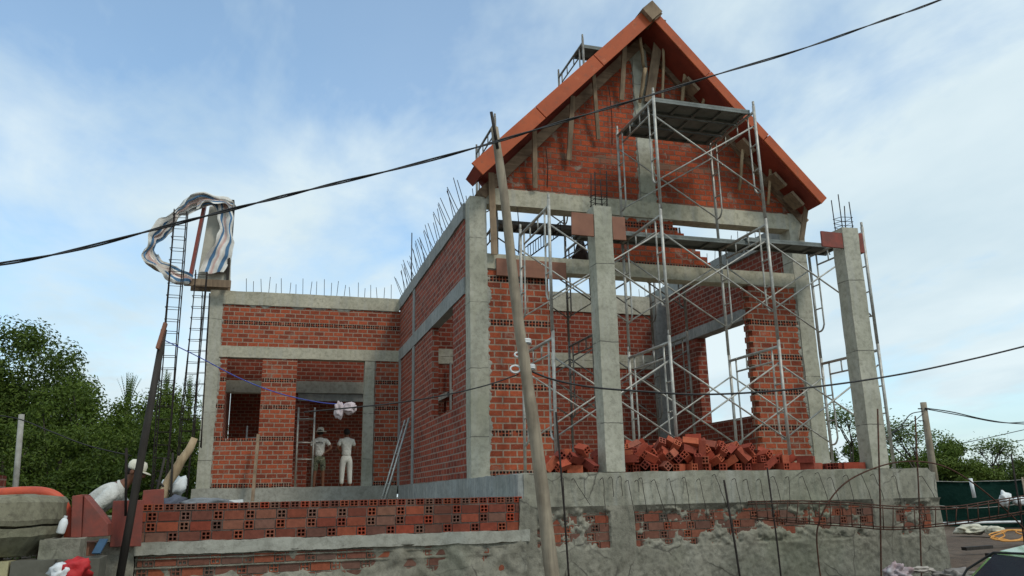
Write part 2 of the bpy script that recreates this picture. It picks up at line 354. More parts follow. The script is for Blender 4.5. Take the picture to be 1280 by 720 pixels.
ragged(4.5,5.62,5.85,5.62,.07,FY+.01,-1); ragged(5.29,5.88,5.29,8.4,.05,FY,1); ragged(5.545,5.88,5.545,8.4,.05,FY,-1); ragged(2.9,5.873,8.0,5.873,.03,FY,1)
ragged(-1.065,GZ,-1.065,4.33,.05,16.88,-1); ragged(-1.065,4.56,-1.065,5.42,.05,16.88,-1); ragged(-1.06,5.424,2.5,5.424,.05,16.88,-1); ragged(-1.06,4.334,.46,4.334,.03,16.88,-1); ragged(2.045,GZ,2.045,4.33,.03,16.88,-1)
# pitched roof edge: two slabs hanging past the gable
RY0,RY1=9.99,10.72; RX,RZ=5.40,8.97
LX,LZ=2.49,5.99; QX,QZ=8.25,5.99
def roofslab(x0,z0,x1,z1,t,y0,y1):
    d=Vector((x1-x0,0,z1-z0)).normalized(); n=Vector((d.z,0,-d.x)); n=n if n.z<0 else -n
    b=bmnew(); prism(b,[(x0,z0),(x1,z1),(x1+n.x*t,z1+n.z*t),(x0+n.x*t,z0+n.z*t)],y0,y1); return b
rs=hp('roof_slab',roofslab(LX+.07,LZ+.06,RX-.1,RZ-.1,.15,RY0+.035,RY1),'soffit')
def fascia(x0,z0,x1,z1,t,root,n=3):
    for k in range(n):
        a,c=k/n+.0015,(k+1)/n-.0015; j=random.uniform(-.006,.006)
        b=roofslab(x0+(x1-x0)*a,z0+(z1-z0)*a+j,x0+(x1-x0)*c,z0+(z1-z0)*c+j,t,RY0+random.uniform(-.006,.006),RY0+.03); bmesh.ops.bevel(b,geom=b.edges[:],offset=.004,segments=1,affect='EDGES'); part('fascia',b,M['orange'],root)
fascia(LX-.02,LZ,RX-.06,RZ-.04,.225,rs)
rs=hp('roof_slab',roofslab(RX+.1,RZ-.1,QX,QZ,.15,RY0+.035,RY1),'soffit')
fascia(RX+.04,RZ-.02,QX+.02,QZ,.155,rs)
for t in (.30,.62,.80,.90):         # bearing blocks under the slab
    x=RX+(QX-RX)*t; z=RZ+(QZ-RZ)*t-.26
    b=bmnew(); Mx=Matrix.Translation((x-.10,RY0+.3,z))@Matrix.Rotation(R(46),4,'Y'); box(b,-.14,.14,-.12,.12,-.025,.025,Mx); part('bearing_block',b,M['wood'],rs)
b=bmnew(); Mx=Matrix.Translation((RX-.05,RY0+.02,RZ-.10))@Matrix.Rotation(R(-44),4,'Y'); box(b,-.12,.13,-.10,.2,-.16,.075,Mx)
hp('ridge_form',b,'wood','boards boxing the ridge tip')
b=bmnew(); Mx=Matrix.Translation((RX+.03,RY0+.04,RZ-.10))@Matrix.Rotation(R(46),4,'Y'); box(b,-.10,.13,-.09,.2,-.12,.07,Mx)
hp('ridge_form',b,'wood')
# side wall (X 2.56) with its window
SX=2.56
def f_side(u,z): return not (11.6<u<13.22 and 2.78<z<4.33)
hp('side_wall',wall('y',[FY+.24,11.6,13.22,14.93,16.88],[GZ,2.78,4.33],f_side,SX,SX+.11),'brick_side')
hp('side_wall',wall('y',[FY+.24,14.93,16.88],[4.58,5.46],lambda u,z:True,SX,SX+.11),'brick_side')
hp('beam',rb(SX-.02,SX+.13,FY+.24,16.9,4.33,4.58,amp=.006),'concrete_shade','grey tie beam along the side wall')
tb0=hp('beam',rb(SX-.03,SX+.23,FY+.24,16.9,5.46,5.70,amp=.008),'concrete_shade','ring beam with starter bars along the side wall')
hp('side_column',rb(SX-.015,SX+.1,14.95,15.17,GZ,4.33,amp=.004),'concrete_shade')
hp('side_column',rb(SX-.015,SX+.1,14.95,15.17,4.58,5.46,amp=.004),'concrete_shade')
hp('side_column',rb(SX-.016,SX+.1,16.62,16.86,GZ,4.33,amp=.004),'concrete_shade')
# right side wall, seen from inside
def f_r(u,z): return not (12.15<u<13.85 and 2.78<z<4.47)
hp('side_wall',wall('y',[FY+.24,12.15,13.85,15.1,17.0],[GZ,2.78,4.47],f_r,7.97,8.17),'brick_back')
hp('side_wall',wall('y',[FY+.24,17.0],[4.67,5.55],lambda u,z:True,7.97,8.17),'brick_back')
hp('beam',rb(7.95,8.19,FY+.24,17.0,4.47,4.67,amp=.006),'concrete_shade','grey lintel beam over the right window')
hp('beam',rb(7.93,8.2,FY+.24,17.0,5.55,5.80,amp=.006),'concrete_shade','ring beam of the right wall')
# back wall and inner corner column
BY=15.1
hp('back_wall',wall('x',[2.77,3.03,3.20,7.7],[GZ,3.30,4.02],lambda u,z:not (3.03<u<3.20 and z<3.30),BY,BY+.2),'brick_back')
b=bmnew(); bar(b,(2.78,BY-.05,3.22),(3.5,BY-.05,3.56),.09,.09,(0,1,0)); hp('stair_edge',b,'concrete_shade')
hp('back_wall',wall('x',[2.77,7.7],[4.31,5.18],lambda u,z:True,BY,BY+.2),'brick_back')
hp('beam',rb(2.76,7.95,BY-.015,BY+.215,4.02,4.31,amp=.006),'concrete','lintel band on the back wall')
hp('beam',rb(2.77,7.95,BY-.02,BY+.22,5.18,5.58,amp=.008),'concrete','top band of the back wall')
hp('column',rb(7.68,7.97,BY-.12,BY+.22,GZ,5.58,amp=.005),'concrete_shade')
# door frame post seen through the side window
hp('side_column',rb(3.235,3.275,BY-.16,BY-.12,GZ,4.02,amp=.002),'concrete_shade')
# wing
WY=16.88; WX0,WX1=-1.31,2.56
def f_w(u,z):
    if -.90<u<-.22 and 2.72<z: return False
    if .46<u<1.84: return False
    return True
hp('wing_wall',wall('x',[-1.06,-.90,-.22,.46],[GZ,2.72,4.33],f_w,WY,WY+.12),'brick_wing')
hp('wing_wall',wall('x',[2.04,2.56],[GZ,4.33],f_w,WY,WY+.2),'brick_wing')
hp('wing_wall',wall('x',[-1.06,2.56],[4.56,5.42],lambda u,z:True,WY,WY+.2),'brick_wing')
hp('column',rb(-1.31,-1.06,WY-.03,WY+.24,GZ,5.70,amp=.007),'concrete')
hp('column',rb(1.84,2.04,WY-.01,WY+.21,GZ,4.33,amp=.004),'concrete','grey post beside the doorway')
hp('beam',rb(-1.06,2.54,WY-.022,WY+.22,4.33,4.56,amp=.006),'concrete_beam')
hp('beam',rb(-1.06,2.54,WY-.03,WY+.24,5.42,5.70,amp=.008),'concrete_beam','ring beam on top of the wing')
# inner wall of the wing and the far room wall
IY=18.3
def f_i(u,z): return not ((.80<u<2.02 and z<3.62) or (-1.05<u<-.1 and 2.0<z<3.80))
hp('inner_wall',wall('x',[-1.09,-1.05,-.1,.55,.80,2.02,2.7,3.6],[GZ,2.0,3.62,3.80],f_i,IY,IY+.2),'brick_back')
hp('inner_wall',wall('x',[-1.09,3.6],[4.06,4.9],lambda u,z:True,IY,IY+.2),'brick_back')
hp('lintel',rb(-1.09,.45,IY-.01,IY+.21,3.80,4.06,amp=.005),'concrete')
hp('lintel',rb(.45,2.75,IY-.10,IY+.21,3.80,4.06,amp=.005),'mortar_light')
hp('lintel',rb(.55,2.2,IY-.04,IY+.19,3.63,3.79,amp=.003),'concrete_shade','blue grey strip for the shaded underside of the doorway lintel')  # underside shade of the lintel built as a darker strip
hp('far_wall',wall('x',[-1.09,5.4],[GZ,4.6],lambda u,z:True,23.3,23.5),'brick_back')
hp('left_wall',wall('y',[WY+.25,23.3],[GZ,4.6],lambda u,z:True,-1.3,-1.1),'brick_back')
hp('floor_slab',rb(2.57,8.0,10.5,17.0,GZ-.15,GZ,seg=.5,amp=.003),'concrete')
hp('floor_slab',rb(-1.3,5.3,17.0,23.5,GZ-.15,GZ+.002,seg=.5,amp=.003),'concrete')
hp('wing_shade_slab',rb(-1.28,5.4,20.9,23.5,4.62,4.78,seg=.6),'concrete')  # unseen slab, added to darken the far room of the wing
# plinth of the wing
hp('plinth',rb(-1.38,2.55,16.78,17.1,.5,GZ,amp=.02,fr=2),'mortar_light','pale rendered plinth under the wing')
# starter bars standing on the ring beams
random.seed(21)
def stub(p,h,lean,r=.006):
    b=bmnew(); a=Vector(p); tube(b,[a,a+Vector((lean[0],lean[1],h))],r,5); part('starter_bar',b,M['darkrust'],tb0)
for k in range(34):
    y=10.85+k*.178
    stub((SX+.02,y,5.69),random.uniform(.36,.52),(random.uniform(-.2,-.08),random.uniform(-.06,.02)))
    if k%2==0: stub((SX+.19,y+.08,5.69),random.uniform(.25,.4),(random.uniform(-.05,.05),random.uniform(-.05,.05)))
for k in range(22):
    x=-.62+k*.142+random.uniform(-.02,.02)
    stub((x,WY+.1,5.69),random.uniform(.24,.40),(random.uniform(-.03,.03),0))
for k in range(20):
    stub((8.1,11.2+k*.28,5.79),random.uniform(.3,.45),(random.uniform(-.03,.08),random.uniform(-.05,.05)))
for x,y in ((2.6,15.7),): stub((x,y,5.69),1.15,(.0,0),.011)
# wires and stain lines hanging in the gable
for x,z0,z1 in ((3.75,5.95,6.6),(4.84,6.75,7.75),(3.28,4.875,5.6)):
    b=tb([(x,FY-.05,z0),(x+.015,FY-.07,(z0+z1)/2),(x,FY-.05,z1)],.007,5); part('hanging_rod',b,M['darkrust'],house)

# ------------------------------------------------------------------ porch plinth in front
PX0,PX1,PY=2.60,7.93,8.3
fnd=thing('porch_plinth','raised concrete and broken brick plinth under the porch columns','foundation',(5.2,8.3,0))
def fp(name,bm,mat,label=None,smooth=False): return part(name,bm,M[mat],fnd,smooth,label)
b=bmnew(); rbox(b,PX0,PX1,PY,PY+.3,1.395,GZ,seg=.08,amp=.014,fr=3)
for v in b.verts:
    if v.co.x>PX1-.05 and v.co.z>GZ-.06: v.co.x-=.05; v.co.z-=.03
fp('edge_beam',b,'concrete_plinth')
fp('floor_slab',rb(PX0,PX1,PY+.3,10.52,1.5,GZ-.003,seg=.4,amp=.003),'concrete')
fp('side_face',rb(PX0-.06,PX0+.12,PY+.01,16.6,.4,GZ-.004,seg=.12,amp=.016),'concrete_shade','smooth side of the plinth with bluish shade in its colour')
fp('right_face',rb(PX1-.3,PX1+.06,PY+.02,10.5,-.1,GZ-.05,seg=.12,amp=.02),'concrete_plinth')
fp('core',rb(PX0+.05,PX1-.05,PY+.15,PY+.45,-.1,1.40,seg=.3,amp=.003),'mortar')
def hbrick(b,x,z,w,h,y,holes,d=.05,mi=0):
    """front face of one brick of a wall; headers show their four open channels"""
    if not holes: box(b,x,x+w,y,y+d,z,z+h,mi=mi); return
    xs=[0,.13,.44,.56,.87,1]; V={}
    def v(i,j,k):
        if (i,j,k) not in V: V[(i,j,k)]=b.verts.new((x+w*xs[i],y+d*k,z+h*xs[j]))
        return V[(i,j,k)]
    for i in range(5):
        for j in range(5):
            if i in (1,3) and j in (1,3):
                b.faces.new((v(i,j,0),v(i,j,1),v(i+1,j,1),v(i+1,j,0))); b.faces.new((v(i,j+1,0),v(i+1,j+1,0),v(i+1,j+1,1),v(i,j+1,1)))
                b.faces.new((v(i,j,0),v(i,j+1,0),v(i,j+1,1),v(i,j,1))); b.faces.new((v(i+1,j,0),v(i+1,j,1),v(i+1,j+1,1),v(i+1,j+1,0)))
                b.faces.new((v(i,j,1),v(i,j+1,1),v(i+1,j+1,1),v(i+1,j,1)))
            else: b.faces.new((v(i,j,0),v(i+1,j,0),v(i+1,j+1,0),v(i,j+1,0)))
    for i in range(5):
        b.faces.new((v(i,0,0),v(i,0,1),v(i+1,0,1),v(i+1,0,0))); b.faces.new((v(i,5,0),v(i+1,5,0),v(i+1,5,1),v(i,5,1)))
        b.faces.new((v(0,i,0),v(0,i+1,0),v(0,i+1,1),v(0,i,1))); b.faces.new((v(5,i,0),v(5,i,1),v(5,i+1,1),v(5,i+1,0)))
def courses(x0,x1,z0,n,y,rh=.09,drop=0.0,off=None,j=.004):
    b=bmnew()
    for k in range(n):
        x=x0+(off[k] if off else (k%2)*-.14); z=z0+k*rh; hd=k%2==0
        box(b,x0,x1,y+.011,y+.09,z+rh-.011,z+rh,mi=1)
        while x<x1-.03:
            w=.085 if hd else .18; a,c=max(x,x0),min(x+w,x1)
            if c-a>.03 and random.random()>drop: (hbrick(b,a,z+random.uniform(-.002,.002),c-a,rh-.011,y+random.uniform(-j,j),hd and c-a>.07,.10),box(b,c,min(c+.011,x1),y+.012,y+.09,z,z+rh-.011,mi=1))
            x+=w+.011; hd=not hd
    return b
def mortar_sheet(x0,x1,z0,z1,y,fn,step=.014,depth=.06):
    nx,nz=int((x1-x0)/step),int((z1-z0)/step); b=bmnew()
    V=[[None]*(nz+1) for _ in range(nx+1)]
    for i in range(nx+1):
        for j in range(nz+1):
            x=x0+(x1-x0)*i/nx; z=z0+(z1-z0)*j/nz; V[i][j]=b.verts.new((x,y-fn(x,z),z))
    for i in range(nx):
        for j in range(nz): b.faces.new((V[i][j],V[i+1][j],V[i+1][j+1],V[i][j+1])).smooth=True
    return b
random.seed(31)
BAND0=.87
part('brick_course',courses(PX0+.12,PX1-.12,BAND0,6,PY+.012,drop=.02,j=.006),[M['plinth_brick'],M['mortar']],fnd)
def nz_(x,z,s,o=0): return noise.noise(Vector((x*s+o,z*s,o*1.7)))
COLS=[(3.57,3.83),(6.98,7.26)]
def cover(x,z):
    # how far the mortar stands in front of the masonry line: negative shows bricks
    q_=1 if z>.98 else .3
    h=.030+.03*nz_(x,z,2.1,3)+.055*q_*nz_(x,z,6,9)+.035*q_*nz_(x,z,15,1)+.022*q_*nz_(x,z,31,4)
    band=(z-.98)/(1.36-.98)                     # brick band: 0..1
    m=0
    if 0<=band<=1: m=math.sin(PI*min(1,max(0,band)))**.5
    dens=.047*m*(1+.35*nz_(x,z,1.3,8))
    if x>4.6: dens*=max(0,min(1,(z-1.07)*14))
    if x<3.55: dens*=.62
    if 4.4<x<5.6: dens*=.97
    if x>7.4: dens*=.8
    h-=dens
    joint=((z-BAND0)/.09)%1
    if (joint>.86 or joint<.01) and .98<z<1.38: h=max(h,.006)
    if z<.98: h=max(h,.012)+.02+.012*nz_(x,z,1.1,5)
    if z>1.33: h=max(h,.03*(z-1.33)/.04)+.004*nz_(x,z,20,2)
    for a,c in COLS:
        if a-.015<x<c+.015: h=.040+.006*nz_(x,z,9,4)
    if x<2.73: h=.042+.008*nz_(x,z,7,4)
    if x>PX1-.1: h=max(h,.02)
    return max(-.085 if h<-.008 else -.03,min(.06,h))
fp('render_coat',mortar_sheet(PX0-.02,PX1+.03,-.1,1.41,PY+.02,cover,.013),'mortar')
# tie wires
random.seed(3)
TW=[(702,.0,.30),(716,.16,.27),(752,0,.5),(763,.0,.2),(774,0,.2),(783,.06,.45),(795,.0,.12),(800,.03,.36),(816,.13,.45),(835,.04,.34),(854,.03,.35),(872,.05,.42),(892,.11,.38),(916,.05,.36),(930,.04,.36),(947,.03,.34),(965,.05,.3),(983,-.04,.32),(1001,.09,.37),(1021,.09,.37),(1036,.09,.38),(1056,.05,.33),(1074,.10,.33),(1090,.09,.3),(1116,.0,.35),(1150,.12,.25)]
for px,dx,L in TW:
    t=(px-640)/1000; d=fw+t*rt+(360-592)/1000*up; k=(PY-.02)/d.y; x=d.x*k
    z0=GZ-.03-random.uniform(0,.06); y=PY-.03
    z0-=random.uniform(.0,.035); pts=spline([(x-.008,PY+.01,z0-.012),(x-.006,y-.01,z0+.006),(x+.006,y-.02,z0-.008),(x+dx*.3,y-.04,z0-L*.35),(x+dx*.75,y-.045,z0-L*.75),(x+dx,y-.04,z0-L)],4)
    pts=[p+noise.noise_vector(p*9)*.008 for p in pts]; fp('tie_wire',tb(pts,.0033,5),'darkrust')
for pts in ([(2.2,10.2,1.72),(2.45,8.5,1.78),(2.5,8.3,1.72),(2.46,8.2,1.6)],):
    pass
# porch columns (two) with their form boards and starter bars
def porch_column(x0,x1,label,seed):
    t=thing('porch_column',label,'column',((x0+x1)/2,8.45,GZ),'grey concrete porch columns')
    part('shaft',rb(x0,x1,PY+.05,PY+.27,GZ,4.88,amp=.008,fr=2.2),M['concrete'],t)
    random.seed(seed)
    for sx in (x0+.04,x1-.04):
        for sy in (PY+.09,PY+.23):
            part('starter_bar',tb([(sx,sy,4.87),(sx+random.uniform(-.01,.03),sy,4.88+random.uniform(.35,.48))],.007,5),M['darkrust'],t)
    for k in range(3):
        z=4.91+.06*k; part('stirrup',tb([(x0+.03,PY+.08,z),(x1-.03,PY+.08,z+.01),(x1-.03,PY+.24,z),(x0+.03,PY+.24,z+.02),(x0+.03,PY+.08,z)],.004,4),M['darkrust'],t)
    return t
porch_column(3.565,3.795,'grey concrete porch column in front of the left of the open front',5)
porch_column(7.09,7.335,'grey concrete porch column at the right end of the plinth',8)
def board(name,x0,x1,y0,y1,z0,z1,mat,label,cat='formwork board',ang=0,seg=None):
    b=bmnew(); cx,cz=(x0+x1)/2,(z0+z1)/2
    Mx=Matrix.Translation((cx,(y0+y1)/2,cz))@Matrix.Rotation(R(ang),4,'Y')
    box(b,x0-cx,x1-cx,(y0-y1)/2,(y1-y0)/2,z0-cz,z1-cz,Mx); bmesh.ops.bevel(b,geom=b.edges[:],offset=.002,segments=1,affect='EDGES')
    return solo(name,b,M[mat],label,cat)
board('formwork_board',3.28,3.56,8.36,8.385,4.49,4.77,'ply','brown plywood board fixed left of the porch column head',ang=1)
board('formwork_board',3.80,3.97,8.36,8.385,4.47,4.76,'ply','narrow brown plywood board fixed right of the left porch column head',ang=-1)
board('formwork_board',6.76,7.085,8.36,8.385,4.59,4.80,'redboard','reddish plywood board left of the right porch column head',ang=1)
board('formwork_board',7.34,7.42,8.37,8.62,4.55,4.82,'redboard','small reddish board right of the right porch column head')
board('formwork_board',2.95,4.0,FY-.06,FY-.028,4.545,4.80,'ply','long brown plywood board hung on the lower beam behind the bamboo pole',ang=.3)
# ------------------------------------------------------------------ low brick wall on the left
low=thing('low_brick_wall','low half built wall of hollow red bricks on a rough concrete band in the left foreground','wall',(.7,8.3,0))
def lp(name,bm,mat,label=None): return part(name,bm,M[mat],low,False,label)
random.seed(8); LX0,LX1=-1.09,2.535; rh=.091
part('brick_course',courses(LX0,LX1,1.19,3,PY-.012,rh,off=[-.05,-.15,-.24],j=.005),[M['wall_brick'],M['wallmortar']],low)
b=bmnew(); x=LX0
while x<LX1-.05: hbrick(b,x,1.466,.085,.058,PY-.012+random.uniform(-.006,.006),True,.09); x+=.094
lp('brick_course',b,'wall_brick','top course of bricks set on end')
lp('joint_mortar',rb(LX0+.005,LX1-.005,PY+.092,PY+.2,1.19,1.50,seg=.1,amp=.002,fr=9),'wallmortar')
b=bmnew()
x=LX0+.085
while x<LX1-.05: box(b,x,x+.009,PY-.004,PY+.09,1.463,1.515+random.uniform(-.004,.004)); x+=.094
box(b,LX0,LX1,PY+.0,PY+.09,1.459,1.4655); lp('joint_mortar',b,'wallmortar','mortar between the bricks set on end')
def cov2(x,z):
    h=.03+.022*nz_(x,z,3,2)+.03*nz_(x,z,9,6)
    if z<1.08: 
        h+=-.045*max(0,min(1,(1.55-x)/1.6+.35))*(1 if .90<z<1.06 else max(0,1-(.90-z)*10 if z<.9 else 1-(z-1.06)*40)) 
    j=((z-.87)/.09)%1
    if .9<z<1.08 and j>.86: h=max(h,.024)
    if x>1.2 and z<1.1: h+=.02*nz_(x,z,2,7)
    return max(-.10 if h<-.004 else -.02,min(.07,h))
lp('concrete_band',rb(LX0-.03,LX1+.1,PY-.05,PY+.15,1.075,1.188,seg=.05,amp=.013,fr=5),'mortar_light')
part('brick_course',courses(LX0,LX1,.69,4,PY-.012,.095,j=.005),[M['plinth_brick'],M['mortar']],low)
lp('render_coat',mortar_sheet(LX0-.02,LX1+.06,-.1,1.09,PY-.005,cov2,.013),'mortar')
lp('core',rb(LX0+.02,LX1+.02,PY+.05,PY+.3,-.1,1.18,seg=.3,amp=.003),'mortar')
lp('end_post',rb(LX1,LX1+.11,PY-.03,PY+.1,1.15,1.50,seg=.05,amp=.012,fr=7),'mortar')
# ------------------------------------------------------------------ heap of loose bricks
def brick_mesh():
    b=bmnew(); L,w=.18,.082
    xs=[0,.12,.44,.56,.88,1]; 
    for s in (-1,1):
        V={}
        def v(i,j,k):
            if (i,j,k) not in V: V[(i,j,k)]=b.verts.new((s*(L/2-k*.06),w*(xs[i]-.5),w*(xs[j]-.5)))
            return V[(i,j,k)]
        for i in range(5):
            for j in range(5):
                if i in (1,3) and j in (1,3):
                    for q in (((i,j,0),(i,j,1),(i+1,j,1),(i+1,j,0)),((i,j+1,0),(i+1,j+1,0),(i+1,j+1,1),(i,j+1,1)),((i,j,0),(i,j+1,0),(i,j+1,1),(i,j,1)),((i+1,j,0),(i+1,j,1),(i+1,j+1,1),(i+1,j+1,0)),((i,j,1),(i,j+1,1),(i+1,j+1,1),(i+1,j,1))): b.faces.new([v(*t) for t in q])
                else: b.faces.new([v(i,j,0),v(i+1,j,0),v(i+1,j+1,0),v(i,j+1,0)])
        if s==-1: A=[v(0,0,0),v(5,0,0),v(5,5,0),v(0,5,0)]; EA=[[v(i,0,0) for i in range(6)],[v(5,i,0) for i in range(6)],[v(5-i,5,0) for i in range(6)],[v(0,5-i,0) for i in range(6)]]
        else: EB=[[v(i,0,0) for i in range(6)],[v(5,i,0) for i in range(6)],[v(5-i,5,0) for i in range(6)],[v(0,5-i,0) for i in range(6)]]
    for ea,eb in zip(EA,EB):
        for i in range(5): b.faces.new((ea[i],ea[i+1],eb[i+1],eb[i]))
    bmesh.ops.recalc_face_normals(b,faces=b.faces); return b
